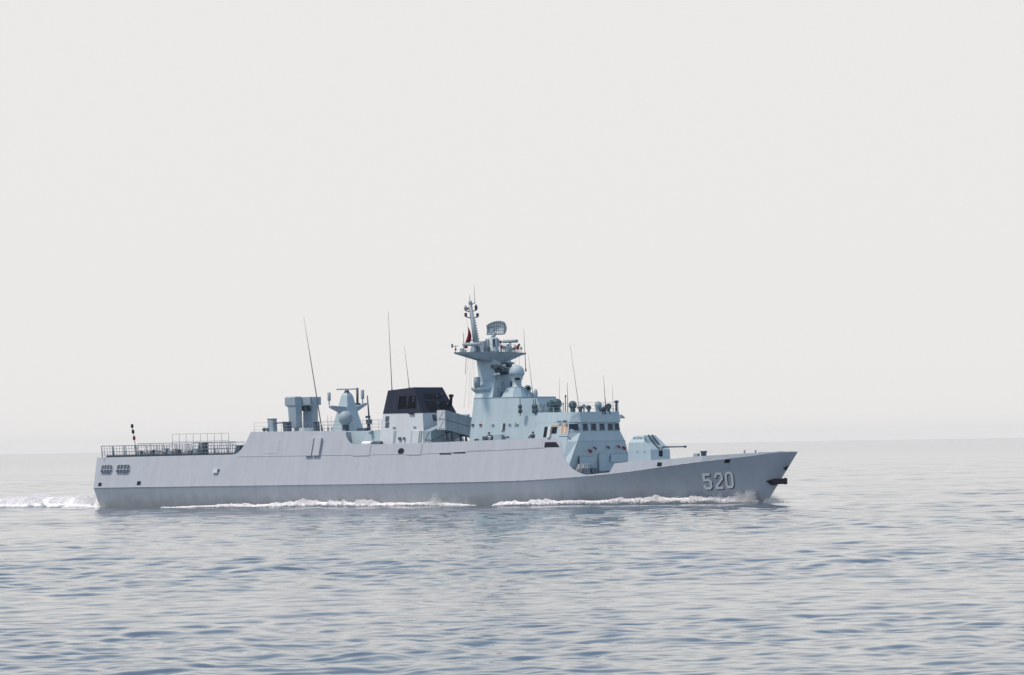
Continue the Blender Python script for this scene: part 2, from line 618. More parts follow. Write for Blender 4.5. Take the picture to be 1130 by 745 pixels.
DIG = {'5': ((774.5, 784.2, 522.9), (777.6, 786.6, 539.7)), '2': ((788.0, 796.9, 522.1), (790.2, 799.2, 539.2)), '0': ((799.6, 808.3, 521.2), (801.4, 810.0, 538.3))}
for dg, (tp_, bt_) in DIG.items():
    (XL1, z1a), (XR1, z1b) = skin_at(tp_[0], tp_[2]), skin_at(tp_[1], tp_[2] - .3)
    (XL0, z0a), (XR0, z0b) = skin_at(bt_[0], bt_[2]), skin_at(bt_[1], bt_[2] - .3)
    for part, mat, off, sh in (('number_shadow', 'numshade', 0.03, (0.15, -0.10)), ('hull_number', 'white', 0.06, (0, 0))):
        mb = MB()

        def place(p, front, off=off, sh=sh):
            u_, v_ = p[0], p[1] / 1.7
            X = (XL0 + (XR0 - XL0) * u_) * (1 - v_) + (XL1 + (XR1 - XL1) * u_) * v_ + sh[0]
            z = (z0a + (z0b - z0a) * u_) * (1 - v_) + (z1a + (z1b - z1a) * u_) * v_ + sh[1]
            return skin_pt(X, z, off if front else off - 0.05)
        for ln in NUM[dg]:
            stroke(mb, [(.05 + q[0] * .90, .08 + q[1] * 1.54) for q in ln], 0.13, place, dg == '0')
        mb.build(part, mat, hull)

# bow anchor in its recess: shank housing on the skin, the anchor's arm standing out ahead of the stem
anc = MB()
p0 = at(845.0, 530.5, y=-0.55)
p1 = at(868.2, 530.2, y=-0.05)
A = at(844.6, 531.0, y=-0.75)
B = at(855.0, 527.9, y=-0.62)
C_ = at(856.5, 534.6, y=-0.50)
D_ = at(851.0, 535.4, y=-0.50)
for s in (0,):
    rin = [Vector(p) + Vector((0.1, 0.5, 0)) for p in (A, D_, C_, B)]
    anc.loft([[Vector(p) for p in (A, D_, C_, B)], rin])
E0, E1 = at(855.5, 531.2, y=-0.55), at(868.0, 531.0, y=-0.35)
anc.box((Vector(E0) + Vector(E1)) / 2, ((Vector(E1) - Vector(E0)).length, 0.5, 0.58), rz=0.13)
anc.tube(Vector(E1) + Vector((-0.15, 0, -0.33)), Vector(E1) + Vector((-0.15, 0, 0.33)), 0.13)
anc.build('anchor', 'anchor', hull, 0.04)
mb = MB()
P = [at(864.2, 517.0, y=-0.85), at(866.8, 519.2, y=-0.6), at(870.0, 514.2, y=-0.35), at(867.5, 514.6, y=-0.6)]
mb.loft([[Vector(p) + Vector((-0.1, 0.3, 0)) for p in P], [Vector(p) for p in P]])
mb.build('stem_fairlead', 'anchor', hull)

# ------------------------------------------------------------------ railings


def railing(name, pts, h, rails, step, r=0.03, parent=None, mat='rail'):
    mb = MB()
    pts = [Vector(p) for p in pts]
    for a, b in zip(pts[:-1], pts[1:]):
        L = (b - a).length
        n = max(1, round(L / step))
        for k in range(n + 1):
            p = a.lerp(b, k / n)
            mb.tube(p, p + Vector((0, 0, h)), r, r, 5)
        for i in range(1, rails + 1):
            z = Vector((0, 0, h * i / rails))
            mb.tube(a + z, b + z, r * 0.75, r * 0.75, 5)
    return mb.build(name, mat, parent or ship)


def net_frame(x0, x1, y, z, h, lean, parent):
    """One hinged safety-net frame at the flight deck edge: tube frame, mid rail and bars."""
    mb = MB()
    o = Vector((0, lean, h))
    a, b = Vector((x0, y, z)), Vector((x1, y, z))
    mb.path([a, a + o, b + o, b], 0.042)
    mb.tube(a.lerp(a + o, 0.5), b.lerp(b + o, 0.5), 0.028)
    for t_ in (.25, .5, .75):
        mb.tube(a.lerp(b, t_), a.lerp(b, t_) + o, 0.024)
    mb.tube(a.lerp(a + o, 0.25), b.lerp(b + o, 0.25), 0.02)
    mb.tube(a.lerp(a + o, 0.75), b.lerp(b + o, 0.75), 0.02)
    return mb.build('net_frame', 'rail', parent)


fl = MB()
fl.span(0.95, 20.2, -0.0, 0.02, 5.50, 5.52)
x = 0.45
while x < 20.0:
    w = 1.75
    xx = min(x + w, 20.4)
    zd = f_zd(x) + 0.05
    hh = 1.28 if x < 5.5 else 1.45
    net_frame(x, xx - 0.12, -(section(x)[-1][1] - 0.1), zd, hh, -0.15, hull)
    net_frame(x, xx - 0.12, (section(x)[-1][1] - 0.1), zd, hh, 0.15, hull)
    x += w + 0.12
for k in range(5):
    y0 = -4.6 + k * 1.86
    mb = MB()
    a, b, o = Vector((0.85, y0, 5.46)), Vector((0.85, y0 + 1.7, 5.46)), Vector((-0.1, 0, 1.3))
    mb.path([a, a + o, b + o, b], 0.042)
    mb.tube(a + o * 0.5, b + o * 0.5, 0.028)
    mb.build('net_frame', 'rail', hull)
# deck edge gutter and clutter of the flight deck
mb = MB()
for sgn in (-1, 1):
    mb = MB()
    for X in np.arange(1.0, 20.0, 1.0):
        ya = section(X)[-1][1] - 0.32
        mb.box((X + 0.5, sgn * ya, f_zd(X) + 0.16), (1.01, 0.28, 0.30))
    mb.build('folded_net', 'dark_gear', hull)
for px0, px1, pyt, name, mat in ((219, 226.5, 488.5, 'deck_locker', 'dark_gear'), (260, 266.5, 491.5, 'capstan', 'dark_gear')):
    a = at((px0 + px1) / 2, 499, y=-3.2)
    ztop = at((px0 + px1) / 2, pyt, y=-3.2)[2]
    mb = MB()
    w = (px1 - px0) / 10.0
    mb.loft([[(a[0] - w / 2, -3.6, 5.5), (a[0] + w / 2, -3.6, 5.5), (a[0] + w / 2, -2.6, 5.5), (a[0] - w / 2, -2.6, 5.5)],
             [(a[0] - w / 2 + .25, -3.5, ztop), (a[0] + w / 2 + .15, -3.5, ztop), (a[0] + w / 2 + .15, -2.7, ztop), (a[0] - w / 2 + .25, -2.7, ztop)]])
    mb.build(name, mat, ship)
for i in range(14):
    px = 156 + i * 4.7
    y = -2.6 + 0.9 * random.random()
    a = at(px, 498, y=y)
    mb = MB()
    h = 0.45 + 0.35 * random.random()
    if i % 3 == 0:
        mb.lathe((a[0], y, 5.5), [(0.16, 0), (0.16, h), (0.26, h + .02), (0.26, h + 0.12), (0.1, h + .16)], 10)
        mb.build('bollard', 'dark_gear', ship)
    else:
        mb.box((a[0], y, 5.5 + h / 2), (0.52, 0.6, h))
        mb.box((a[0], y, 5.53 + h), (0.58, 0.66, 0.05))
        mb.tube((a[0] - .2, y - .32, 5.5 + h * .6), (a[0] + .2, y - .32, 5.5 + h * .6), 0.03)
        mb.build('deck_chest', ('pale', 'gear', 'rope')[i % 3 if i % 5 else 2], ship, 0.02)
# raised crew guard along the port half of the flight deck
railing('guard_rail', [(4.2, 3.2, 5.5), (12.4, 3.2, 5.5)], 2.45, 3, 1.0, 0.026, ship)
# stern light staff
sp = empty('stern_staff', (0, 0, 0)); sp.parent = ship
b0, b1 = at(151.5, 503, y=-3.4), at(145.6, 469.3, y=-3.4)
b0[2] = 5.45
mb = MB()
mb.tube(b0, b1, 0.06, 0.03)
mb.tube(b0 + np.array([0.35, 0, 0]), b0 + 0.45 * (b1 - b0), 0.035, 0.03)
mb.tube(b0 + np.array([0.0, 0.4, 0]), b0 + 0.45 * (b1 - b0), 0.035, 0.03)
mb.build('staff_pole', 'rail', sp)
for t, mat in ((0.60, 'red'), (0.80, 'black'), (0.97, 'black')):
    p = b0 + t * (b1 - b0)
    mb = MB()
    mb.lathe(p, [(0.05, -0.2), (0.15, -0.16), (0.13, 0.14), (0.17, 0.17), (0.03, 0.24)], 10)
    mb.box(p + np.array([0.12, 0, -.05]), (0.2, 0.08, 0.06))
    mb.build('stern_lamp', mat, sp)

# ------------------------------------------------------------------ aft roof: launcher, radar mast, domes
ZA = 7.86


def frustum(b, t):
    mb = MB()
    return mb.loft([b, t])


def rect(x0, x1, y0, y1, z):
    return [(x0, y0, z), (x1, y0, z), (x1, y1, z), (x0, y1, z)]


# missile launcher: turntable, two upright yokes, a roof box and the launch box on the near side
ml = empty('missile_launcher'); ml.parent = ship
c = at(337, 473, y=0.0)
cx = c[0]
mb = MB()
mb.lathe((cx, 0, ZA), [(1.35, 0), (1.35, 0.12), (1.2, 0.2), (1.2, 0.5)], 24)
mb.build('turntable', 'gear', ml)
mb = MB()
mb.loft([rect(cx - 1.05, cx - .05, -1.45, -0.45, ZA + .5), rect(cx - 1.15, cx - .05, -1.5, -0.45, ZA + 2.7), rect(cx - 1.5, cx - .05, -1.6, -0.45, ZA + 2.95), rect(cx - 1.5, cx - .05, -1.6, -0.45, ZA + 3.75), rect(cx - 1.35, cx - .1, -1.45, -0.5, ZA + 3.85)])
mb.build('launch_box', 'gear', ml, 0.03)
mb = MB()
mb.loft([rect(cx - 0.6, cx + .75, 0.35, 1.25, ZA + .5), rect(cx - 0.6, cx + .75, 0.35, 1.25, ZA + 2.9)])
mb.build('yoke', 'gear', ml, 0.03)
mb = MB()
mb.span(cx - 0.9, cx + 1.05, -0.43, 1.45, ZA + 2.92, ZA + 3.8)
mb.span(cx + 1.05, cx + 1.2, -0.1, 1.1, ZA + 2.98, ZA + 3.7)
mb.build('missile_pod', 'gear', ml, 0.04)
mb = MB()
mb.span(cx - .45, cx + .3, -.3, .9, ZA + 2.3, ZA + 2.9)
mb.lathe((cx + .2, .3, ZA + 2.45), [(0.16, 0), (0.16, .35)], 10, 'x')
mb.build('sight_unit', 'dark_gear', ml)

# aft radar mast
am = empty('radar_mast'); am.parent = ship
c0 = at(367, 474, y=-1.45); c1 = at(400, 473, y=1.45); ct = at(381.5, 432, y=0)
ax = (c0[0] + c1[0]) / 2 + 0.1
ztp = ct[2] - 0.15
mb = MB()
mb.loft([rect(ax - 1.3, ax + 1.1, -1.3, 1.3, ZA), rect(ax - 0.78, ax + 0.58, -0.82, 0.82, ZA + 2.3), rect(ax - 0.52, ax + .32, -0.50, .50, ztp - 0.35), rect(ax - .36, ax + .16, -.32, .32, ztp)])
mb.build('mast_tower', 'house', am)
mb = MB()
for s, tip, zz in ((-1, at(362, 448.5, y=-3.0), 0), (1, at(403, 445.5, y=3.0), 0)):
    ty = tip[1]
    tz = tip[2]
    mb.loft([[(ax - .7, s * 0.6, ZA + 1.95), (ax + .5, s * 0.6, ZA + 1.95), (ax + .5, s * .6, ZA + 2.6), (ax - .7, s * .6, ZA + 2.6)],
             [(ax - .2, ty, tz - .12), (ax + .2, ty, tz - .12), (ax + .2, ty, tz + .08), (ax - .2, ty, tz + .08)]])
    mb.build('crossarm', 'gear', am)
    mb = MB()
for pxl, pyt, pyb, y in ((363.3, 433, 447, -2.95), (400.2, 430, 445, 2.75)):
    a, b = at(pxl, pyb, y=y), at(pxl, pyt, y=y)
    mb = MB()
    mb.tube(a, (a[0], a[1], a[2] + .45), 0.06)
    mb.lathe((a[0], a[1], a[2] + .45), [(0.16, 0), (0.18, .05), (0.18, b[2] - a[2] - .5), (0.12, b[2] - a[2] - .45)], 10)
    mb.build('jammer_pod', 'gear', am)
a, b = at(394.5, 446, y=1.9), at(394.3, 428, y=1.9)
mb = MB(); mb.tube(a, b, 0.13, 0.13, 8); mb.box((a[0], a[1], a[2]), (0.5, 0.4, .25))
mb.build('dipole_mast', 'dark_gear', am)
mb = MB()
mb.tube((ax - .12, 0, ztp), (ax - .12, 0, ztp + .3), 0.32, 0.2, 12)
mb.build('radar_pedestal', 'dark_gear', am)
a, b = at(370, 429.6, y=0), at(392, 428.8, y=0)
mb = MB()
L = (Vector(b) - Vector(a)).length * 1.05
mb.box((ax - .12, 0, ztp + .38), (2.2, 0.16, 0.13), rz=R(34))
mb.build('radar_bar', 'gear', am)
# communications dome in front of the tower
dm = empty('antenna_dome'); dm.parent = ship
c = at(381.3, 461.5, y=-2.6)
mb = MB()
mb.ball(c, 0.78, 24)
mb.build('dome', 'gear', dm)
mb = MB()
mb.lathe((c[0], c[1], ZA - .1), [(0.5, 0), (0.38, .15), (0.34, c[2] - ZA - .5), (.5, c[2] - ZA - .42)], 14)
mb.build('dome_stand', 'dark_gear', dm)
# small fittings of the aft roof
for pxl, pxr, pyt, y, nm, mat in ((298, 304, 462.5, -2.5, 'vent_locker', 'gear'), (314.8, 320, 466, -2.5, 'vent_locker', 'dark_gear'), (348.5, 351, 466, -2.4, 'vent_locker', 'dark_gear')):
    a = at((pxl + pxr) / 2, 474, y=y)
    zt_ = at(pxl, pyt, y=y)[2]
    w = (pxr - pxl) / 8.3
    mb = MB()
    mb.loft([rect(a[0] - w / 2, a[0] + w / 2, y - .35, y + .35, ZA), rect(a[0] - w / 2 - .08, a[0] + w / 2 - .08, y - .35, y + .35, zt_)])
    mb.span(a[0] - w / 2 - .12, a[0] + w / 2 - .04, y - .4, y + .4, zt_ + .003, zt_ + .06)
    mb.build(nm, mat, ship)
for px in (291.5, 295.5):
    a = at(px, 471, y=-2.8)
    mb = MB()
    mb.tube((a[0], a[1], ZA), (a[0], a[1], ZA + .25), 0.08)
    mb.ball((a[0], a[1], ZA + .38), 0.22, 10)
    mb.build('deck_lamp', 'dark_gear', ship)
mb = MB()
a, b = at(304, 467, y=-2.5), at(322, 466, y=-1.0)
mb.tube(a, b, 0.07)
mb.build('fuel_boom', 'dark_gear', ship)
railing('aft_roof_rail', [(22.2, -4.05, ZA), (24.3, -4.05, ZA), (31.0, -4.05, ZA), (34.3, -4.05, ZA)], 1.1, 3, 1.5, 0.018, ship)
railing('aft_roof_rail', [(22.2, 4.05, ZA), (34.3, 4.05, ZA)], 1.1, 3, 1.5, 0.018, ship)
railing('aft_roof_rail', [(34.6, -2.6, 7.95), (38.5, -2.6, 7.95)], 1.1, 3, 1.3, 0.018, ship)
# light gun post aft of the funnel
a = at(407, 474, y=-1.8); b = at(405.3, 436.5, y=-1.8)
mb = MB()
mb.tube((a[0], a[1], ZA), (a[0], a[1], ZA + 1.2), 0.22, 0.15)
mb.box((a[0] + .05, a[1], ZA + 1.0), (0.5, 0.45, 0.5))
mb.box((a[0] - .1, a[1], ZA + 1.5), (0.45, 0.3, 0.25))
mb.tube((a[0] + .1, a[1], ZA + .9), b, 0.10, 0.06)
mb.box((a[0] - .7, a[1], ZA + .16), (1.2, .8, .32))
mb.build('machine_gun_post', 'dark_gear', ship)

# ------------------------------------------------------------------ midships house and funnel
mh = empty('midships_house'); mh.parent = ship
mb = MB()
mb.loft([rect(33.4, 39.4, -3.4, 3.4, 5.25), rect(33.4, 39.4, -2.95, 2.95, 7.9)])
mb.build('house_wall', 'house', mh)
for px, py in ((388, 466), (405, 478)):
    pass
a = at(409.5, 477, y=-3.15)
mb = MB(); mb.ball((a[0], a[1] - .12, a[2]), 0.22, 10); mb.box((a[0], a[1] + .05, a[2] + .1), (.25, .3, .12))
mb.build('floodlight', 'gear', mh)

fn = empty('funnel'); fn.parent = ship
FB = dict(z0=5.3, z1=9.66)


def fy(z):
    return 3.45 - 0.19 * (z - 6.5)


def fx0(z):
    return 38.75 + 0.06 * (z - 6.5)


def fx1(z):
    return 44.85 - 0.21 * (z - 6.5)


mb = MB()
mb.loft([rect(fx0(z), fx1(z), -fy(z), fy(z), z) for z in (5.3, 9.66)])
mb.build('funnel_base', 'pale', fn)
mb = MB()
k = 0.03
mb.loft([rect(fx0(9.66) + .0 - k, fx1(9.66) + k, -fy(9.66) - k, fy(9.66) + k, 9.66),
         [(39.3, -2.45, 12.08), (42.75, -2.45, 12.36), (42.75, 2.45, 12.36), (39.3, 2.45, 12.08)]])
cap = mb.build('funnel_cap', 'soot', fn)


def cap_y(z):
    t = (z - 9.66) / 2.6
    return (fy(9.66) + k) * (1 - t) + 2.45 * t


def cap_x(z):
    t = (z - 9.66) / 2.7
    return (fx1(9.66) + k) * (1 - t) + 42.75 * t


for px0, px1, pyt, pyb in ((440.0, 447.6, 437.8, 451.0), (450.6, 458.0, 437.2, 450.8)):
    z1, z0 = at(px0, pyt, y=-2.6)[2], at(px0, pyb, y=-2.9)[2]
    xa, xb = at(px0, 444, y=-2.75)[0], at(px1, 444, y=-2.75)[0]
    mb = MB()
    n = 9
    for i in range(n):
        za = z0 + (z1 - z0) * i / n
        zb = za + (z1 - z0) / n * 0.8
        ya, yb = -cap_y(za), -cap_y(zb)
        mb.loft([[(xa, ya - .012, za), (xb, ya - .012, za), (xb, ya + .05, za), (xa, ya + .05, za)], [(xa, yb - .06, zb), (xb, yb - .06, zb), (xb, yb + .05, zb), (xa, yb + .05, zb)]])
    mb.build('exhaust_louvre', 'black', fn)
    mb = MB()
    for xx in (xa - .06, xb + .06):
        mb.tube((xx, -cap_y(z0) - .02, z0 - .05), (xx, -cap_y(z1) - .02, z1 + .05), 0.04, 0.04, 4)
    mb.tube((xa - .06, -cap_y(z1) - .02, z1 + .05), (xb + .06, -cap_y(z1) - .02, z1 + .05), 0.04, .04, 4)
    mb.build('louvre_frame', 'soot', fn)
for y0, y1, z0, z1 in ((-1.7, 0.0, 9.95, 10.9), (0.4, 2.0, 9.95, 10.9), (-1.3, 1.6, 11.15, 11.7)):
    mb = MB()
    mb.loft([[(cap_x(z0) + .03, y0, z0), (cap_x(z0) + .03, y1, z0), (cap_x(z0) - .1, y1, z0), (cap_x(z0) - .1, y0, z0)],
             [(cap_x(z1) + .03, y0, z1), (cap_x(z1) + .03, y1, z1), (cap_x(z1) - .1, y1, z1), (cap_x(z1) - .1, y0, z1)]])
    mb.build('exhaust_louvre', 'black', fn)
for px, py in ((481, 437), (487, 435.5), (479, 445), (489, 446), (457, 439), (457.3, 442)):
    p = at(px, py, x=43.2) if px > 470 else at(px, py, y=-2.6)
    mb = MB()
    if px > 470:
        mb.tube((cap_x(p[2]) - .02, p[1], p[2]), (cap_x(p[2]) + .16, p[1], p[2]), 0.1)
    else:
        mb.tube((p[0], -cap_y(p[2]) - .14, p[2]), (p[0], -cap_y(p[2]) + .05, p[2]), .1)
    mb.build('vent_pipe', 'dark_gear', fn)
p = at(498, 442, y=2.3)
mb = MB(); mb.tube((p[0] - .1, p[1], p[2] - .6), (p[0], p[1], p[2] + .6), 0.16); mb.box((p[0], p[1], p[2] + .5), (.35, .35, .3))
mb.build('exhaust_pipe', 'black', fn)


def plate_y(name, mat, px0, px1, pyt, pyb, yf, parent, off=0.03, thick=0.12):
    """Plate on a starboard wall whose half breadth is yf(z)."""
    y = -yf(at(px0, (pyt + pyb) / 2, y=-3.8)[2])
    z1, z0 = at(px0, pyt, y=y)[2], at(px0, pyb, y=y)[2]
    xa, xb = at(px0, (pyt + pyb) / 2, y=y)[0], at(px1, (pyt + pyb) / 2, y=y)[0]
    mb = MB()
    mb.loft([[(xa, -yf(z0) - off, z0), (xb, -yf(z0) - off, z0), (xb, -yf(z0) - off + thick, z0), (xa, -yf(z0) - off + thick, z0)],
             [(xa, -yf(z1) - off, z1), (xb, -yf(z1) - off, z1), (xb, -yf(z1) - off + thick, z1), (xa, -yf(z1) - off + thick, z1)]])
    return mb.build(name, mat, parent)


plate_y('louvred_vent', 'dark_gear', 425.4, 429.4, 459.4, 465.2, fy, fn)
plate_y('louvred_vent', 'dark_gear', 425.4, 429.4, 465.9, 472.0, fy, fn)
plate_y('door', 'gear', 434.2, 436.6, 475.5, 488.6, fy, fn, 0.05)
plate_y('door', 'pale', 455.6, 463.0, 475.5, 489.4, fy, fn, 0.16, 0.25)
plate_y('door', 'gear', 463.3, 465.2, 475.5, 489.4, fy, fn, 0.10, 0.2)
plate_y('door', 'gear', 454.0, 455.4, 475.5, 489.4, fy, fn, 0.10, 0.2)
plate_y('wall_lamp', 'gear', 433.5, 436.5, 470.8, 471.8, fy, fn, 0.15)
plate_y('wall_lamp', 'gear', 456.2, 459.2, 470.4, 471.4, fy, fn, 0.15)
plate_y('valve', 'dark_gear', 440.4, 443.2, 482.6, 485.4, fy, fn, 0.2)
plate_y('valve', 'dark_gear', 445.8, 447.4, 482.4, 485.4, fy, fn, 0.2)
plate_y('cap_lamp', 'black', 452.0, 457.5, 455.6, 457.2, fy, fn, 0.2)
for px0, px1 in ((477.4, 481.8), (484.0, 486.4)):
    p, q = at(px0, 457.4, x=44.3), at(px1, 464.6, x=44.3)
    mb = MB()
    z0, z1 = q[2], p[2]
    mb.loft([[(fx1(z) + .02, p[1], z), (fx1(z) + .02, q[1], z), (fx1(z) - .1, q[1], z), (fx1(z) - .1, p[1], z)] for z in (z0, z1)])
    mb.build('vent_grille', 'dark_gear', fn)
# stowed liferaft canisters in the side passage
for px in (405.5, 416.5):
    a = at(px, 489.0, y=-4.1)
    mb = MB()
    mb.lathe((a[0] - .62, -4.1, 6.52), [(0.05, 0), (.26, .03), (.28, .12), (.28, 1.12), (.26, 1.2), (.05, 1.24)], 14, 'x')
    o = mb.build('liferaft_canister', 'white' if px < 410 else 'dark_gear', ship)
    for dx in (-.35, .35):
        mb = MB()
        mb.box((a[0] + dx, -4.1, 6.1), (.1, .5, .75))
        mb.tube((a[0] + dx, -4.4, 6.5), (a[0] + dx, -3.8, 6.5), .04)
        mb.build('raft_cradle', 'gear', o)

# ------------------------------------------------------------------ anti-ship missile boxes, crossed fore and aft
def missile_rack(name, x0, w, y_end, zb, zt_, slope, length, lid_mat):
    """Two stacked canisters lying athwartships; slope > 0 lifts the starboard end."""
    rk = empty(name); rk.parent = ship
    h = (zt_ - zb) / 2
    for i in range(2):
        mb = MB()
        ring = []
        for yy in (0, length):
            dz = -slope * yy
            g = 0.03
            z0 = zb + i * h + dz + g
            z1 = zb + (i + 1) * h + dz - g
            sh = slope * 0.0
            ring.append([(x0, y_end + yy, z0), (x0 + w, y_end + yy, z0), (x0 + w, y_end + yy, z1), (x0, y_end + yy, z1)])
        mb.loft(ring)
        for yy in (0.5, 2.2, 3.9, 5.4):
            if yy > length:
                break
            dz = -slope * yy
            mb.box((x0 + w / 2, y_end + yy, zb + (i + .5) * h + dz), (w + .10, 0.12, h - .02))
        mb.build('missile_canister', 'gear', rk)
        mb = MB()
        zc = zb + (i + .5) * h
        mb.box((x0 + w / 2, y_end - 0.045, zc), (w + .08, 0.09, h - .05))
        mb.box((x0 + w / 2, y_end - 0.11, zc), (0.06, 0.04, h * 1.02), ry=R(35))
        mb.box((x0 + w / 2, y_end - 0.11, zc - .3 * h), (w * .7, 0.04, 0.05))
        mb.build('canister_lid', lid_mat, rk)
    mb = MB()
    for yy in (1.2, 3.6):
        zz = zb - slope * yy
        for xx in (x0 + .12, x0 + w - .12):
            mb.tube((xx, y_end + yy, 5.4), (xx, y_end + yy, zz + .05), 0.09)
            mb.tube((xx, y_end + yy + .8, 5.4), (xx, y_end + yy, zz + .02), 0.06)
        mb.tube((x0, y_end + yy, zz - .04), (x0 + w, y_end + yy, zz - .04), 0.08)
    mb.box((x0 + w / 2, y_end + 2.3, 5.55), (w + .5, 4.2, .3))
    mb.build('rack_frame', 'dark_gear', rk)
    return rk


missile_rack('missile_rack', 46.75, 0.95, -3.55, 7.85, 9.92, 0.17, 6.6, 'pale')
missile_rack('missile_rack', 45.0, 1.0, -3.75, 5.75, 7.78, -0.26, 6.6, 'gear')

# ------------------------------------------------------------------ forward superstructure
ss = empty('superstructure'); ss.parent = ship


def sy(z):
    return 4.55 - 0.28 * (z - 6.85)


def sy_in(z):
    """half breadth of the house wall inboard of the side passage"""
    return 3.75 - 0.20 * (z - 6.85)


ZR2, ZR1 = 9.14, 11.02


def oct_ring(xa, xf, y, ych, xch, z):
    return [(xa, -y, z), (xf - xch, -y, z), (xf, -ych, z), (xf, ych, z), (xf - xch, y, z), (xa, y, z)]


# lower block with the bridge front: vertical foot, leaning-out brow, sloping shoulder, window band
mb = MB()
zs = [5.25, 6.2, 7.38]
mb.loft([rect(51.0, 60.3, -sy_in(5.25), sy_in(5.25), 5.25), rect(51.0, 60.3, -sy_in(ZR2), sy_in(ZR2), ZR2)])
mb.build('house_wall', 'house', ss)
mb = MB()
mb.loft([rect(60.0, 62.9, -sy(5.25), sy(5.25), 5.25), rect(60.0, 62.9, -sy(ZR2), sy(ZR2), ZR2 - .01)])
mb.build('bridge_wing', 'house', ss)
# bridge front body
FX = 65.08          # foot and brow of the front
SX = 65.0           # sill line
RX = 64.8           # roof line
mb = MB()
ring = lambda xa, pts, z: [(xa, -pts[0][1], z), (pts[0][0], -pts[0][1], z), (pts[1][0], -pts[1][1], z), (pts[1][0], pts[1][1], z), (pts[0][0], pts[0][1], z), (xa, pts[0][1], z)]
levels = [
    (2.90, (64.3, 5.45), (64.85, 5.42)),
    (4.25, (64.0, 5.28), (64.90, 5.25)),
    (6.42, (64.1, sy(6.42)), (FX, 4.15)),
    (7.36, (64.05, sy(7.36)), (SX, 3.45)),
]
mb.loft([ring(62.0, (a, b), z) for z, a, b in levels])
mb.build('bridge_foot', 'house', ss)


def oct6(xa, x1, y1, x2, y2, z):
    return [(xa, -y1, z), (x1, -y1, z), (x2, -y2, z), (x2, y2, z), (x1, y1, z), (xa, y1, z)]


mb = MB()
mb.loft([oct6(62.5, 64.05, sy(7.36), SX, 3.45, 7.362), oct6(62.5, 64.0, sy(8.36), SX - .08, 3.38, 8.36)])
mb.build('window_band', 'house', ss)
mb = MB()
mb.loft([oct6(59.9, 64.12, sy(8.36) + .012, SX + .06, 3.45, 8.362), oct6(59.9, 64.12, sy(8.80) + .012, RX + .16, 3.45, 8.80), oct6(59.9, 64.05, sy(9.42) + .012, RX + .08, 3.45, 9.42)])
mb.build('bridge_parapet', 'house', ss)
# bridge windows, six in the front
WIN = [((64.05 + .95 * t0, -sy(7.6) + (sy(7.6) - 3.45) * t0), (64.05 + .95 * t1, -sy(7.6) + (sy(7.6) - 3.45) * t1)) for t0, t1 in ((.10, .90),)]
WIN += [((SX, a_), (SX, b_)) for a_, b_ in ((-3.05, -2.15), (-1.65, -0.68), (-0.16, 0.77), (1.27, 2.23), (2.45, 3.30))]
for (xa_, ya_), (xb_, yb_) in WIN:
    nrm = Vector((yb_ - ya_, -(xb_ - xa_), 0)).normalized()
    z0, z1 = 7.47, 8.22

    def wp(t, z, o):
        return Vector((xa_ + (xb_ - xa_) * t - .08 * (z - 7.36), ya_ + (yb_ - ya_) * t, z)) + nrm * o
    mb = MB()
    mb.loft([[wp(0, z, .015), wp(1, z, .015), wp(1, z, -.1), wp(0, z, -.1)] for z in (z0, z1)])
    mb.build('bridge_window', 'glass', ss)
    mb = MB()
    mb.path([wp(0, z0, .02), wp(1, z0, .02), wp(1, z1, .02), wp(0, z1, .02), wp(0, z0, .02)], .04, 4)
    mb.build('window_frame', 'house', ss)
    mb = MB()
    mb.tube(wp(.6, z1 - .02, .06), wp(.35, z0 + .3, .08), 0.014, .014, 4)
    mb.build('window_wiper', 'black', ss)


def ss_plate(name, mat, px0, px1, pyt, pyb, off=0.03, thick=0.12):
    return plate_y(name, mat, px0, px1, pyt, pyb, sy_in if px1 < 598 else sy, ss, off, thick)


ss_plate('doorway', 'hole', 600.2, 604.6, 471.0, 482.6, 0.015)
ss_plate('door', 'pale', 605.2, 608.4, 471.0, 482.8, 0.22, 0.3)
ss_plate('doorway', 'hole', 609.2, 614.6, 471.4, 478.6, 0.016)
ss_plate('door_frame', 'tan', 608.6, 616.0, 469.0, 471.2, 0.04)
ss_plate('side_window', 'pale', 618.4, 627.6, 467.6, 479.0, 0.035)
ss_plate('window_screen', 'tan', 619.4, 626.8, 468.8, 477.8, 0.05)
ss_plate('screen_strip', 'white', 623.4, 624.3, 468.8, 477.8, 0.07)
for px, py in ((544.0, 468.4), (562.4, 468.0), (570.8, 468.0), (593.5, 466.6)):
    ss_plate('wall_lamp', 'gear', px - 1.4, px + 1.4, py - .5, py + .5, 0.18)
for px, py, mt in ((522.0, 469.0, 'dark_gear'), (530.6, 469.0, 'red')):
    ss_plate('lamp_box', mt, px - 1.1, px + 1.1, py - 1.1, py + 1.0, 0.12)
ss_plate('rescue_buoy_rack', 'pale', 553.4, 555.2, 467.6, 475.4, 0.10)
ss_plate('ladder_step', 'dark_gear', 555.4, 557.0, 467.2, 475.0, 0.16)
ss_plate('pipe_riser', 'gear', 568.2, 569.0, 466.0, 470.6, 0.08)
ss_plate('sill_ledge', 'pale', 616.4, 628.0, 480.2, 481.0, 0.08)
ss_plate('wing_lamp', 'dark_gear', 616.5, 620.5, 464.6, 466.0, 0.3)
ss_plate('wing_lamp', 'dark_gear', 623.0, 627.0, 464.0, 466.4, 0.35)
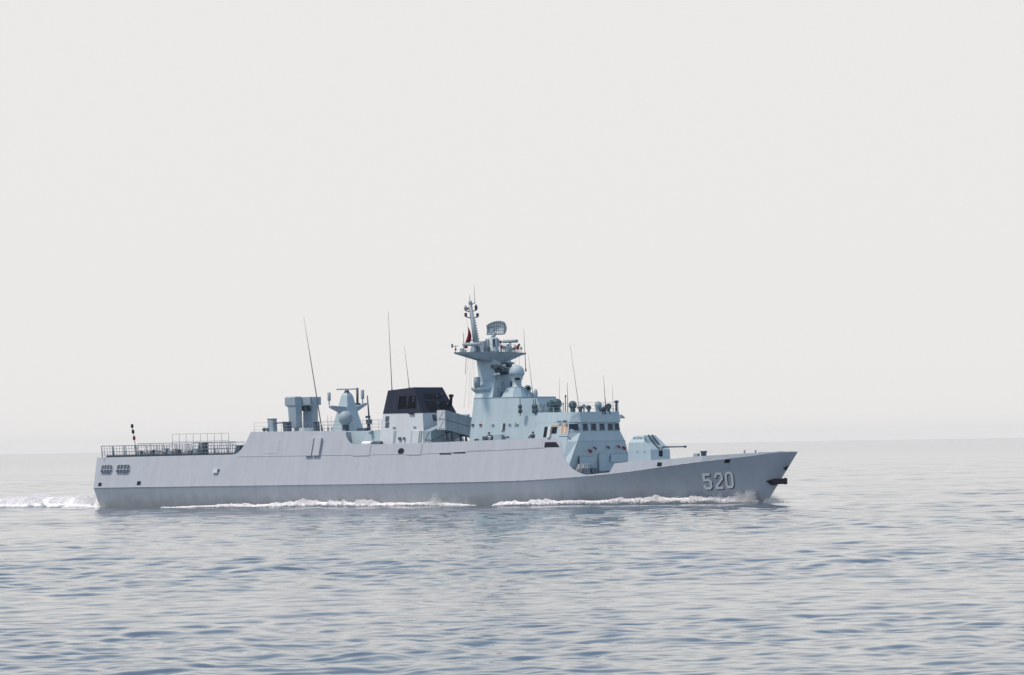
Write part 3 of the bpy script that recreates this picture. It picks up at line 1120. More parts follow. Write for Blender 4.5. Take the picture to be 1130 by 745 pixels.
# fittings on the bridge front
for px, py, mt, w in ((650.0, 497.5, 'red', .26), (655.4, 494.6, 'red', .2), (681.5, 493.0, 'red', .2), (687.2, 494.2, 'red', .26), (670.0, 493.6, 'dark_gear', .2)):
    p = at(px, py, x=FX)
    mb = MB()
    mb.tube((FX - .03, p[1], p[2] + .05), (FX + .2, p[1], p[2] + .05), w * .35)
    mb.lathe((FX + .22, p[1], p[2] - w * .9), [(w * .3, 0), (w * .55, .06), (w * .5, w), (w * .2, w * 1.3)], 10)
    mb.build('alarm_lamp', mt, ss)
p, q = at(660.8, 500.5, x=FX), at(668.0, 522.0, x=FX)
mb = MB(); mb.span(FX - .05, FX + .06, p[1], q[1], max(3.0, q[2]), p[2]); mb.build('door', 'house', ss)
p, q = at(639.0, 504.5, x=FX), at(656.0, 513.0, x=FX)
mb = MB(); mb.span(FX - .05, FX + .03, p[1], q[1], q[2], p[2]); mb.build('wall_panel', 'house', ss)
p, q = at(674.0, 501.0, x=FX), at(694.0, 509.6, x=FX)
mb = MB(); mb.span(FX - .05, FX + .03, p[1], q[1], q[2], p[2]); mb.build('wall_panel', 'house', ss)
mb = MB(); a = at(638.4, 503, x=FX); mb.tube((FX + .06, a[1], 4.0), (FX + .06, a[1], a[2]), 0.06); mb.build('pipe_riser', 'dark_gear', ss)
# crease rail across the brow
mb = MB(); mb.tube((FX + .01, -4.2, 6.42), (FX + .01, 4.2, 6.42), 0.03); mb.build('brow_rail', 'house', ss)

# upper house (roof below the director)
ub0 = oct_ring(51.0, 58.95, sy_in(ZR2) - .02, 1.9, 1.35, ZR2 + .003)
ub1 = oct_ring(51.02, 58.15, sy_in(ZR1), 1.65, 1.35, ZR1)
mb = MB(); mb.loft([ub0, ub1]); mb.build('upper_house', 'house', ss)
mb = MB(); mb.loft([oct_ring(51.0, 58.2, sy_in(ZR1) + .03, 1.68, 1.35, ZR1 + .003), oct_ring(51.0, 58.2, sy_in(ZR1) + .03, 1.68, 1.35, ZR1 + .07)]); mb.build('roof_edge', 'gear', ss)
for px, py in ((596, 449), (600, 447), (604, 452), (598, 455), (594, 452), (592, 447)):
    y = random.uniform(-1.2, 1.3)
    p = at(px, py, x=58.6)
    xx = 58.15 + 0.9 * (ZR1 - p[2]) / (ZR1 - ZR2)
    mb = MB(); mb.box((xx + .03, max(-1.6, min(1.6, p[1])), p[2]), (.22, .35, .3)); mb.build('junction_box', 'gear', ss)
# lamp brackets beside the upper house
for px, py, y in ((574.0, 453.5, -3.9), (591.0, 450.5, -2.3), (589.0, 451.5, -2.3)):
    p = at(px, py, y=y)
    mb = MB()
    mb.tube((p[0], y, ZR2), (p[0], y, ZR2 + 1.7), 0.05)
    mb.lathe((p[0], y, ZR2 + .25), [(.1, 0), (.22, .08), (.2, .4), (.1, .45), (.2, .55), (.2, .85), (.08, .9)], 10)
    mb.build('signal_lamp', 'dark_gear', ss)

# main mast tower with its sloping skirt
mt_ = empty('mast'); mt_.parent = ship
mb = MB()
mb.loft([rect(50.98, 52.95, -1.75, 1.75, ZR1 - .3), rect(50.8, 52.9, -1.70, 1.70, 12.6), rect(50.35, 52.55, -1.5, 1.5, 15.05)])
mb.build('tower', 'house', mt_)
mb = MB()
mb.loft([[(51.02, -sy_in(ZR1) + .01, ZR1 + .075), (53.4, -sy_in(ZR1) + .01, ZR1 + .075), (52.93, -1.72, ZR1 + .075), (51.0, -1.72, ZR1 + .075)],
         [(50.84, -1.80, 12.7), (52.85, -1.80, 12.7), (52.85, -1.69, 12.7), (50.84, -1.69, 12.7)]])
mb.build('tower_skirt', 'house', mt_)
# aft side shelf with a small drum
a = at(522, 430, y=-2.9); b = at(539, 434.5, y=-2.9)
mb = MB()
mb.loft([[(51.0, -2.2, 11.35), (52.6, -2.2, 11.35), (52.5, -1.6, 11.35), (50.9, -1.6, 11.35)],
         [(50.6, -2.8, 11.95), (52.8, -2.8, 11.95), (52.7, -1.6, 11.95), (50.6, -1.6, 11.95)], [(50.6, -2.8, 12.15), (52.8, -2.8, 12.15), (52.7, -1.6, 12.15), (50.6, -1.6, 12.15)]])
mb.build('side_shelf', 'house', mt_)
a = at(526.5, 423, y=-2.6)
mb = MB(); mb.lathe((a[0], -2.6, 12.15), [(.3, 0), (.3, .2), (.34, .22), (.34, 1.05), (.2, 1.1)], 12); mb.build('sensor_drum', 'gear', mt_)

# Y-shaped yard platform
tl, tr = at(502.8, 391.2, y=-6.0), at(579.6, 387.0, y=6.0)
zp = (tl[2] + tr[2]) / 2
px_ = (tl[0] + tr[0]) / 2
top = [(px_ - .25, -6.0, zp), (px_ + .15, -6.0, zp), (px_ + .9, -3.2, zp + .02), (px_ + 2.0, -1.4, zp + .03), (px_ + 2.2, 0, zp + .03), (px_ + 2.0, 1.4, zp + .03), (px_ + .9, 3.2, zp + .02), (px_ + .15, 6.0, zp), (px_ - .25, 6.0, zp), (px_ - .7, 3.0, zp + .02), (px_ - .9, 0, zp + .02), (px_ - .7, -3.0, zp + .02)]
bot = [(px_ - .2, -5.95, zp - .16), (px_ + .1, -5.95, zp - .16), (px_ + .7, -3.2, zp - .45), (px_ + 1.3, -1.4, zp - 1.0), (px_ + 1.5, 0, zp - 1.25), (px_ + 1.3, 1.4, zp - 1.0), (px_ + .7, 3.2, zp - .45), (px_ + .1, 5.95, zp - .16), (px_ - .2, 5.95, zp - .16), (px_ - .6, 3.0, zp - .45), (px_ - .7, 0, zp - 1.1), (px_ - .6, -3.0, zp - .45)]
mb = MB(); mb.loft([bot, top]); mb.build('yard_platform', 'gear', mt_)
pr = [Vector(p) for p in top]
railing('platform_rail', [pr[2], pr[3], pr[4], pr[5], pr[6]], .75, 2, .6, 0.018, mt_)
railing('platform_rail', [pr[9], pr[10], pr[11]], .75, 2, .6, 0.018, mt_)

# topmast
tb, tt = at(527.0, 389.0, y=0.0), at(519.0, 336.0, y=0.0)
mb = MB()
mb.tube(tb, tt, 0.36, 0.17, 12)
for i in range(12):
    p = tb + (tt - tb) * (0.12 + 0.055 * i)
    rr = 0.36 - 0.19 * (0.12 + 0.055 * i)
    mb.box((p[0] + rr + .06, p[1], p[2]), (.16, .22, .10))
topm = mb.build('topmast', 'gear', mt_)
def spar(pxa, pya, pxb, pyb, mat='gear', r=.07):
    a, b = at(pxa, pya, y=-.55), at(pxb, pyb, y=.55)
    mb = MB(); mid = (np.array(a) + np.array(b)) / 2 + np.array([0, 0, -.14])
    mb.tube(a, mid, r * .8, r); mb.tube(mid, b, r, r * .8)
    mb.build('crosstree', mat, mt_)
    return a, b
for pxa, pya, pxb, pyb in ((514.0, 349.6, 527.0, 350.0), (513.8, 343.0, 525.4, 342.4), (517.6, 334.6, 524.4, 333.8)):
    a, b = spar(pxa, pya, pxb, pyb)
    if pya > 335:
        for p, mat in ((a, 'red' if pya > 345 else 'gear'), (b, 'dark_gear')):
            mb = MB(); mb.lathe(p, [(.06, 0), (.14, .05), (.14, .26), (.17, .28), (.17, .36), (.05, .42 if pya > 345 else .6)], 10); mb.build('mast_lamp', mat, mt_)
p = at(516.4, 341.2, y=-.3)
mb = MB(); mb.lathe(p, [(.06, -.1), (.1, 0), (.1, .16), (.03, .2)], 8); mb.build('mast_lamp', 'red', mt_)
for (pa, pb, r) in (((518.6, 335.6), (518.4, 325.6), .045), ((524.0, 334.2), (523.2, 314.0), .028)):
    mb = MB(); mb.tube(at(*pa, y=0.0), at(*pb, y=0.0), r, r * .45, 6); mb.build('whip_antenna', 'wire', mt_)
mb = MB(); p = at(519.0, 333.8, y=0); mb.lathe(p, [(.18, -.2), (.2, .1), (.08, .2)], 10); mb.build('mast_cap', 'gear', mt_)
a, b = at(517.5, 375.2, y=0), at(524, 376, y=0)
mb = MB(); mb.box((np.array(a) + np.array(b)) / 2, (1.0, .3, .14)); mb.build('crosstree', 'gear', mt_)

# slotted navigation radars on the yard
def bar_radar(name, pxa, pya, pxb, pyb, y, zbase):
    rr = empty(name); rr.parent = ship
    a, b = at(pxa, pya, y=y), at(pxb, pyb, y=y)
    mb = MB(); mb.tube(a, b, .17, .17, 12); mb.build('radar_bar', 'gear', rr)
    c = (np.array(a) + np.array(b)) / 2
    mb = MB(); mb.tube((c[0], c[1], zbase), (c[0], c[1], c[2] - .15), .10); mb.tube((c[0] - .35, c[1], zbase), (c[0], c[1], c[2] - .25), .04); mb.tube((c[0] + .35, c[1], zbase), (c[0], c[1], c[2] - .25), .04)
    mb.build('radar_stand', 'gear', rr)
bar_radar('navigation_radar', 511.2, 380.2, 531.0, 379.6, -2.4, zp)
bar_radar('navigation_radar', 555.2, 377.0, 570.8, 376.4, 2.6, zp)
p = at(533.4, 386, y=-1.2); q = at(533.4, 376.4, y=-1.2)
mb = MB(); mb.span(p[0] - .2, p[0] + .2, -1.45, -.95, zp, q[2]); mb.build('equipment_box', 'gear', mt_)
# small clutter on the platform: lamps, sensors, junction boxes
for px, py, y, mt, s in ((509.5, 389, -4.6, 'gear', .3), (513.2, 388, -4.0, 'gear', .22), (523, 386, -2.4, 'gear', .35), (527, 384, -1.6, 'dark_gear', .3), (553.5, 383, 1.2, 'dark_gear', .22),
                         (552.4, 377.6, 1.3, 'red', .2), (570.8, 384.0, 4.4, 'red', .28), (561, 385, 2.8, 'gear', .55), (556, 384, 2.0, 'gear', .3), (567, 385, 3.8, 'dark_gear', .22), (572.6, 381, 4.7, 'dark_gear', .2),
                         (547.5, 387, .2, 'dark_gear', .3), (539, 385, -1.0, 'dark_gear', .3), (575, 384.6, 5.2, 'gear', .2)):
    p = at(px, py, y=y)
    z = max(p[2], zp + s * .6)
    mb = MB()
    mb.tube((p[0], y, zp - .02), (p[0], y, z), .04)
    mb.box((p[0], y, z), (s, s, s * 1.1))
    mb.lathe((p[0], y, z + s * .5), [(s * .4, 0), (s * .35, s * .3), (s * .1, s * .4)], 8)
    mb.build('yard_lamp' if mt == 'red' else 'sensor_box', mt, mt_)
# wind vane on the left yardarm
p = at(502.0, 389, y=-6.0)
mb = MB(); mb.tube((p[0], -5.9, zp), (p[0], -5.9, zp + .7), .035); q = at(501, 384, y=-5.9)
mb.tube((p[0] - .35, -6.0, zp + .62), (p[0] + .3, -5.8, zp + .62), .03); mb.box((p[0] - .35, -6, zp + .66), (.06, .2, .4)); mb.ball((p[0] + .02, -5.9, zp + .3), .12, 8)
mb.build('wind_vane', 'dark_gear', mt_)
# gear below the platform on the tower's forward face
for px, py, s in ((548, 404.5, .5), (551.5, 408.5, .55), (556, 411.5, .5), (559.5, 403, .55), (562.8, 401, .3), (547, 413, .3), (553, 404, .4), (558.5, 407.5, .35)):
    p = at(px, py, x=53.1)
    mb = MB()
    mb.box((52.95, p[1], p[2]), (.8, s, s * .8))
    mb.lathe((53.35, p[1], p[2]), [(s * .42, 0), (s * .42, .25), (s * .25, .3)], 10, 'x')
    mb.build('sensor_box', 'dark_gear' if s > .45 else 'gear', mt_)
for px, py in ((548.4, 417), (554.5, 424), (549, 430.4), (558, 431)):
    p = at(px, py, x=52.9)
    mb = MB(); mb.box((52.9, p[1], p[2]), (.25, .16, .5)); mb.build('tower_rung', 'gear', mt_)
p = at(557.5, 436, x=53.2); mb = MB(); mb.span(52.9, 53.4, p[1] - .3, p[1] + .3, ZR1 + .07, ZR1 + .55); mb.build('winch', 'dark_gear', mt_)

# search radar: pedestal and the cage-like reflector with vertical ribs
sr = empty('search_radar'); sr.parent = ship
p = at(544.5, 388, y=0)
sx = p[0]
zb = at(545, 372.5, y=0)[2]
mb = MB()
mb.lathe((sx - .1, 0, zp), [(.72, 0), (.72, .25), (.62, .3), (.62, zb - zp - .1), (.45, zb - zp)], 14)
mb.build('pedestal', 'house', sr)
for k_ in range(6):
    a_ = k_ * math.pi / 3 + .35
    mb = MB(); mb.box((sx - .1 + .68 * math.cos(a_), .68 * math.sin(a_), (zp + zb) / 2 + .2), (.10, .26, .8), rz=a_); mb.build('pedestal_panel', 'dark_gear' if k_ % 2 else 'gear', sr)
rc = np.array([sx + .25, 0, zb + .95])
wv = np.array([math.cos(R(18)), math.sin(R(18)), 0])           # long side of the antenna
nv = np.array([math.sin(R(18)), -math.cos(R(18)), 0])          # where the reflector faces
def rp(s, h, depth=0.0):
    """point of the reflector: s along the width -1..1, h 0..1 up, depth towards its back"""
    zz = -0.60 + 1.12 * h + (0.27 * (1 - (s - .30) ** 2) - .06) * h
    bow = .42 * (1 - (2 * h - 1) ** 2)
    end = 1 - .10 * abs(s) ** 6
    return rc + wv * s * 1.02 * end - nv * (bow * .45 + .32 * (1 - s * s) + depth * (.25 + .55 * math.sin(math.pi * (.1 + .8 * h)))) + np.array([0, 0, zz])


mb = MB()
for i in range(9):
    s_ = -1 + 2 * i / 8
    mb.path([rp(s_, h) for h in np.linspace(0, 1, 9)], .05, 5)
for h, r in ((0, .08), (.30, .04), (.62, .055), (1, .07)):
    mb.path([rp(s_, h) for s_ in np.linspace(-1, 1, 11)], r, 5)
mb.build('reflector_ribs', 'gear', sr)
mb = MB()
for i in range(9):
    s_ = -1 + 2 * i / 8
    mb.path([rp(s_, 0)] + [rp(s_, h, 1) for h in np.linspace(0, 1, 6)] + [rp(s_, 1)], .04, 5)
for h in (.1, .5, .9):
    mb.path([rp(s_, h, 1) for s_ in np.linspace(-1, 1, 9)], .035, 5)
mb.build('back_lattice', 'gear', sr)
for s_ in (-1, 1):
    mb = MB()
    fr_ = [rp(s_, h) for h in np.linspace(0, 1, 7)] + [rp(s_, h, 1) for h in np.linspace(1, 0, 7)]
    mb.loft([[p + wv * .02 for p in fr_], [p - wv * .02 for p in fr_]])
    mb.build('end_plate', 'gear', sr)
mb = MB()
for i in range(16):
    for j in range(9):
        s0, s1 = -1 + .125 * i + .005, -1 + .125 * (i + 1) - .005
        h0, h1 = j / 9 + .004, (j + 1) / 9 - .004
        q_ = [rp(s0, h0), rp(s1, h0), rp(s1, h1), rp(s0, h1)]
        mb.add(q_ + [p - nv * .02 for p in q_], [(0, 1, 2, 3), (4, 7, 6, 5), (0, 4, 5, 1), (2, 6, 7, 3), (1, 5, 6, 2), (0, 3, 7, 4)])
mb.build('reflector_mesh', 'pale', sr)
mb = MB()
mb.tube((sx - .1, 0, zb - .05), tuple(rc + np.array([0, 0, -.55])), .22, .16, 10)
mb.path([tuple(rc + np.array([-.05, 0, -.55])), tuple(rp(-.7, 0)), tuple(rp(.7, 0)), tuple(rc + np.array([0, 0, -.55]))], .05)
mb.tube(tuple(rc + np.array([0, 0, -.5])), tuple(rc + nv * .95 + np.array([0, 0, -.35])), .05)
mb.box(rc + nv * .95 + np.array([0, 0, -.25]), (.4, .2, .3))
mb.build('feed_arm', 'gear', sr)

# halyards from the yard down to the roof
mb = MB()
for px0, py0, px1, py1, ya, yb in ((514.6, 392, 513.6, 413, -4.6, -4.6), (517.0, 394, 512.0, 450, -3.8, -3.2), (519.0, 394, 517.0, 450, -3.4, -3.0), (521.4, 394, 519.5, 446, -3.0, -2.8), (523.4, 394, 522.5, 430, -2.7, -2.6),
                                       (565, 392, 562, 402, 3.0, 2.0), (569.5, 391, 569, 404, 3.8, 2.8), (573, 390, 573, 404, 4.6, 3.4)):
    mb = MB()
    mb.tube(at(px0, py0, y=ya), at(px1, py1, y=yb), .011 if py1 > 414 or px0 > 560 else .03, None, 4)
    mb.build('halyard', 'wire', mt_)
mb = MB(); mb.tube(at(516.0, 361, y=-.7), at(514.3, 349.6, y=-.6), .012, None, 4); mb.tube(at(511.8, 391, y=-1.5), at(511.6, 367, y=-1.5), .045, .03, 5)
mb.build('flag_halyard', 'wire', mt_)

# fire control director
fd = empty('fire_control_director'); fd.parent = ship
p = at(571.5, 427, y=0)
dx = p[0] + .05
mb = MB()
mb.loft([[(dx - 1.1, -1.5, ZR1 + .07), (dx + .35, -1.5, ZR1 + .07), (dx + 1.0, -.7, ZR1 + .07), (dx + 1.0, 1.1, ZR1 + .07), (dx - 1.1, 1.1, ZR1 + .07)],
         [(dx - .85, -.95, ZR1 + 1.05), (dx + .2, -.95, ZR1 + 1.05), (dx + .6, -.45, ZR1 + 1.05), (dx + .6, .7, ZR1 + 1.05), (dx - .85, .7, ZR1 + 1.05)]])
mb.build('director_base', 'house', fd)
zn = ZR1 + 1.05
mb = MB(); mb.lathe((dx - .1, -.1, zn), [(.72, .003), (.72, .1), (.5, .15), (.48, .6), (.62, 1.0), (.66, 1.3)], 18); mb.build('director_neck', 'house', fd)
mb = MB(); mb.lathe((dx - .1, -.1, zn + 1.3), [(.66, 0), (.80, .12), (.80, .3), (.78, .45), (.68, .72), (.5, .92), (.28, 1.04), (.02, 1.08)], 22); mb.build('director_dome', 'house', fd)
hd = _r * .0 - _d
for s in (-1, 1):
    mb = MB(); q = np.array([dx - .1, -.1, zn + 1.25]) + _r * s * .78
    mb.loft([[q + _d * .25 + np.array([0, 0, -.45]) - _r * s * .3, q - _d * .25 + np.array([0, 0, -.45]) - _r * s * .3, q - _d * .25 + np.array([0, 0, .28]) + _r * s * .08, q + _d * .25 + np.array([0, 0, .28]) + _r * s * .08],
             [q + _d * .25 + np.array([0, 0, -.35]) - _r * s * .4, q - _d * .25 + np.array([0, 0, -.35]) - _r * s * .4, q - _d * .25 + np.array([0, 0, .35]) - _r * s * .2, q + _d * .25 + np.array([0, 0, .35]) - _r * s * .2]])
    mb.build('director_ear', 'gear', fd)
q = np.array([dx - .1, -.1, zn + 1.05]) + np.array([math.cos(R(-48)), math.sin(R(-48)), 0]) * .62
mb = MB(); mb.box(q, (.3, .62, .62), rz=R(-48)); mb.build('camera_housing', 'gear', fd)
mb = MB(); mb.box(q + np.array([math.cos(R(-48)), math.sin(R(-48)), 0]) * .15 + np.array([0, 0, -.14]), (.06, .5, .22), rz=R(-48)); mb.build('camera_window', 'black', fd)
mb = MB(); q = np.array([dx - .1, -.1, zn + .4]) - _r * .55; mb.box(q, (.2, .3, .55)); mb.build('cable_box', 'dark_gear', fd)
# optical tracker ball
ot = empty('optical_tracker'); ot.parent = ship
p = at(582.5, 429, y=.6)
mb = MB(); mb.loft([rect(p[0] - .5, p[0] + .5, .2, 1.0, ZR1 + .07), rect(p[0] - .22, p[0] + .22, .35, .85, p[2] - .3)]); mb.build('tracker_stand', 'gear', ot)
mb = MB(); mb.ball(p, .38, 16); mb.build('tracker_ball', 'gear', ot)
q = p - _d * .3 + _r * .06
mb = MB(); mb.tube(q, q - _d * .1 + np.array([0, 0, .05]), .2, .2, 12); mb.build('tracker_lens', 'black', ot)
p = at(591.0, 436.5, y=.8)
mb = MB(); mb.lathe((p[0], .8, ZR1 + .05), [(.14, 0), (.22, .1), (.22, .55), (.12, .8), (.02, .85)], 12); mb.build('satellite_capsule', 'gear', ship)

# roof of the bridge: lamps, globes, dishes, peloruses
ZB = 9.16


def globe(name, px, pyc, r, y, pyb, mat, ped=.4, disc=False):
    g = empty(name); g.parent = ship
    p = at(px, pyc, y=y)
    mb = MB()
    mb.lathe((p[0], y, ZB), [(ped * r * 1.3, 0), (ped * r * 1.1, .1), (ped * r, max(.12, p[2] - ZB - r * .8)), (ped * r * 1.5, max(.16, p[2] - ZB - r * .6))], 12)
    mb.build('pedestal', mat, g)
    mb = MB()
    if disc:
        n_ = -_d
        c_ = Vector(p)
        mb.tube(c_ + Vector(_d) * .22, c_ - Vector(_d) * .06, r * .55, r, 16)
        mb.tube(c_ - Vector(_d) * .06, c_ - Vector(_d) * .22, r, r * .98, 16)
    else:
        mb.ball(p, r, 16)
        mb.box((p[0], y, p[2] - r * .2), (r * 2.1, r * .5, r * .5))
    mb.build('lamp_head', mat, g)
    return g


globe('decoy_launcher', 607.5, 446, .45, -2.2, 456, 'green', .5)
globe('decoy_launcher', 614.6, 445.5, .52, -1.2, 456, 'green', .6)
globe('satellite_dome', 632.0, 447.0, .43, -2.6, 456, 'green', .6)
globe('search_light', 644.3, 448.5, .24, -1.8, 455, 'gear', .3, True)
globe('search_light', 649.6, 450.0, .27, -.9, 455, 'green', .5, True)
globe('satellite_dome', 660.2, 446.8, .38, .8, 454, 'gear', .7)
globe('search_light', 671.5, 448.6, .32, 1.8, 453, 'green', .5, True)
globe('signal_projector', 667.2, 450.2, .2, 1.0, 453, 'dark_gear', .7)
globe('signal_projector', 664.4, 451.2, .2, .6, 453, 'dark_gear', .7)
for px, y, pyt, pyb, r, nm, mt in ((680.2, 3.3, 443.4, 452, .14, 'mushroom_vent', 'dark_gear'), (624.0, -3.2, 437.6, 456, .05, 'pelorus_stand', 'dark_gear'), (640.4, -2.2, 450, 456, .2, 'roof_cable_box', 'dark_gear'), (621.5, -2.9, 446, 456, .05, 'pelorus_stand', 'gear')):
    a, b = at(px, pyb, y=y), at(px, pyt, y=y)
    mb = MB(); mb.tube((a[0], y, ZB), (b[0], y, b[2]), r, r, 10); mb.lathe((b[0], y, b[2] - .1), [(r * .9, 0), (r * 1.7, .05), (r * 1.6, .2), (r * .4, .26)], 10)
    mb.build(nm, mt, ship)
railing('bridge_roof_rail', [(60.0, -3.85, ZB), (64.3, -3.85, 9.4), (64.5, 3.9, 9.4)], .95, 3, 1.3, .018, ship)
mb = MB(); p = at(691.8, 460.5, x=64.5); mb.loft([[(64.3, 3.95, 8.7), (64.8, 3.95, 8.7), (64.8, 4.05, 9.1), (64.3, 4.05, 9.1)], [(64.4, 4.75, 8.72), (64.7, 4.75, 8.72), (64.7, 4.75, 8.8), (64.4, 4.75, 8.8)]]); mb.build('sidelight_shelf', 'gear', ss)

# whip antennas: a footing and a tapering rod each
def whip(px0, py0, px1, py1, y, r=.06, foot=.3, mid=None):
    a, b = at(px0, py0, y=y), at(px1, py1, y=y)
    w = MB()
    d = np.array(b) - np.array(a)
    L = np.linalg.norm(d)
    d = d / L
    r = r * 0.68
    if mid:
        w.tube(a, a + d * L * mid, r, r * .8, 7)
        w.tube(a + d * L * mid, b, r * .5, r * .22, 6)
    else:
        w.tube(a, b, r, r * .35, 7)
    o = w.build('whip_antenna', 'wire', ship)
    f = MB()
    f.tube(np.array(a) - d * foot * .7, np.array(a) + d * foot, r * 2.2, r * 1.4, 8)
    f.build('antenna_foot', 'dark_gear', o)
    return o


whip(355.3, 474.5, 335.2, 350.0, -2.6, .095, .5, .67)
whip(432.6, 432.0, 428.4, 344.0, -1.5, .07, .3)
whip(451.8, 429.5, 446.0, 381.0, 0.5, .055, .3)
whip(580.2, 408.4, 578.0, 363.5, 6.1, .065, .2)
whip(588.2, 436.5, 583.0, 392.0, 1.5, .05, .3)
whip(617.2, 456.0, 617.2, 417.0, -3.2, .04, .25)
whip(626.6, 456.0, 626.0, 422.0, -2.2, .075, .2)
whip(639.6, 455.0, 629.2, 381.0, -1.6, .05, .3)
whip(668.4, 452.0, 666.0, 414.0, 1.6, .09, .2, .35)
whip(676.6, 452.0, 675.8, 424.5, 2.6, .04, .2)
whip(366.0, 474.0, 366.0, 459.0, 2.6, .04, .2)
whip(362.0, 474.0, 361.6, 458.6, 2.0, .06, .3)

# ------------------------------------------------------------------ foredeck: main gun and fittings
mg = empty('main_gun'); mg.parent = ship
g0 = at(695.5, 508, y=-1.7)
gx0, gx1 = 69.6, 72.45
gz = 4.30
mb = MB()
def gring(x0, x1, xc, y, yc, z):
    return [(x0, -y, z), (x1 - xc, -y, z), (x1, -yc, z), (x1, yc, z), (x1 - xc, y, z), (x0, y, z)]
zmid = at(694, 488.5, y=-1.7)[2]
mb.loft([gring(gx0, gx1, .0 + .03, 1.72, 1.70, 3.2), gring(gx0, gx1, .03, 1.72, 1.70, 4.1), gring(gx0 + .02, gx1 - .02, .03, 1.68, 1.66, at(721, 496.2, y=-1.7)[2]),
         gring(gx0 + .06, gx1 - .85, .03, 1.60, 1.58, zmid), gring(gx0 + .35, gx1 - 1.35, .03, 1.05, 1.02, zmid + .72)])
body = mb.build('gun_house', 'house', mg, 0.04)
zb1 = at(740, 493.2, y=0)[2]
mb = MB()
# slot trough for the elevating gun, its mantlet and cradle
mb.loft([[(gx1 - .02, -.28, 4.75), (gx1 - .02, .32, 4.75), (gx1 + .03, .32, 4.75), (gx1 + .03, -.28, 4.75)], [(gx1 - .05, -.28, 5.35), (gx1 - .05, .32, 5.35), (gx1 + .03, .32, 5.35), (gx1 + .03, -.28, 5.35)]])
mb.build('gun_slot', 'hole', mg)
mb = MB()
s0, s1 = Vector((gx1 - .0, 0, 5.45)), Vector((gx1 - 1.3, 0, zmid + .70))
for yy in (-.30, .34):
    mb.box((s0 + s1) / 2 + Vector((0.0, yy, 0.02)), ((s1 - s0).length, .09, .2), ry=math.atan2(s1.z - s0.z, -(s1.x - s0.x)) * 1.0)
mb.build('slot_cheek', 'dark_gear', mg)
mb = MB()
mb.tube((gx1 - .9, .02, zb1 - .02), (gx1 + .35, .02, zb1 + .0), .24, .15, 12)
mb.box((gx1 - .15, .02, zb1 - .18), (.6, .35, .3))
mb.build('gun_mantlet', 'gear', mg)
mz = at(757, 492.9, y=.02)
mb = MB()
mb.tube((gx1 + .3, .02, zb1), mz, .085, .06, 10)
mb.tube(mz - np.array([.25, 0, 0]), mz, .12, .12, 10)
mb.build('barrel', 'dark_gear', mg)
for q_, sz_ in ((.55, .22), (.95, .30), (1.35, .2), (1.75, .26)):
    mb = MB(); mb.box((gx0 + q_, -1.22, zmid + .42), (sz_, .3, sz_)); mb.box((gx0 + q_, -1.22, zmid + .42 + sz_ * .5), (sz_ * .7, .2, .06)); mb.build('roof_fitting', 'house' if sz_ > .25 else 'gear', mg)
for i, px in enumerate((703.2, 711.2)):
    p = at(px, 498.4, y=-1.7); mb = MB(); mb.box((p[0], -1.70, p[2]), (.08, .1, .16)); mb.build('hatch_handle', 'gear', mg)
for px0, px1, pyt, y, nm, mt in ((766, 771.4, 500.5, -1.2, 'deck_locker', 'gear'), (773.4, 779.6, 497.6, -1.2, 'capstan', 'dark_gear'), (820.8, 822.6, 496.8, -.6, 'bollard', 'gear'), (832.8, 834.6, 496.8, -.3, 'bollard', 'gear'), (858, 864, 498.0, .2, 'bow_chock', 'gear'), (838, 850, 498.9, .4, 'bow_chock', 'gear'), (872, 874.5, 498.2, .1, 'jack_socket', 'gear')):
    a, b = at(px0, pyt, y=y), at(px1, pyt, y=y)
    zd = f_zd(a[0])
    mb = MB()
    if nm == 'capstan':
        c_ = (a[0] + b[0]) / 2; w = (b[0] - a[0]) / 2
        mb.lathe((c_, y, zd), [(w * .95, 0), (w * .9, .3), (w * .8, a[2] - zd - .2), (w * 1.02, a[2] - zd - .16), (w * 1.02, a[2] - zd - .02), (w * .6, a[2] - zd)], 14)
    elif nm == 'bollard':
        c_ = (a[0] + b[0]) / 2; w = (b[0] - a[0]) / 2
        mb.lathe((c_, y, zd), [(w, 0), (w * .85, .1), (w * .85, a[2] - zd - .12), (w * 1.15, a[2] - zd - .08), (w * 1.15, a[2] - zd)], 10)
    else:
        mb.loft([rect(a[0], b[0], y - .25, y + .25, zd - .02), rect(a[0] + .06, b[0] - .06, y - .22, y + .22, a[2])])
    mb.build(nm, mt, ship)
# gear stowed in the notch abreast of the bridge front
cg = MB()
for i in range(7):
    yy = -5.0 + .32 * i
    cg.tube((65.75, yy, 2.95), (65.75, yy, 4.1), .03)
for z_ in (3.3, 3.7, 4.1):
    cg.tube((65.75, -5.0, z_), (65.75, -3.08, z_), .03)
cg.build('rope_rack', 'pale', ship)
for i in range(8):
    rb = MB()
    rb.lathe((65.5, -4.95 + .25 * i, 3.25 + .25 * (i % 3)), [(.24, -.08), (.30, 0), (.24, .08), (.16, 0)], 10, 'x')
    rb.build('coiled_rope', 'rope', ship)
for px0, px1, pyt, mt, nm in ((646.4, 655.6, 516.5, 'dark_gear', 'winch'), (662.0, 670.4, 519.6, 'dark_gear', 'deck_locker')):
    a, b = at(px0, pyt, x=66.4), at(px1, pyt, x=66.4)
    mb = MB()
    mb.loft([rect(65.9, 66.9, a[1], b[1], 2.9), rect(65.95, 66.85, a[1] + .08, b[1] - .08, a[2])])
    if nm == 'winch':
        mb.lathe((66.95, (a[1] + b[1]) / 2, a[2] - .4), [(.4, 0), (.4, .12), (.25, .14)], 14, 'x')
    mb.build(nm, mt, ship, .03)

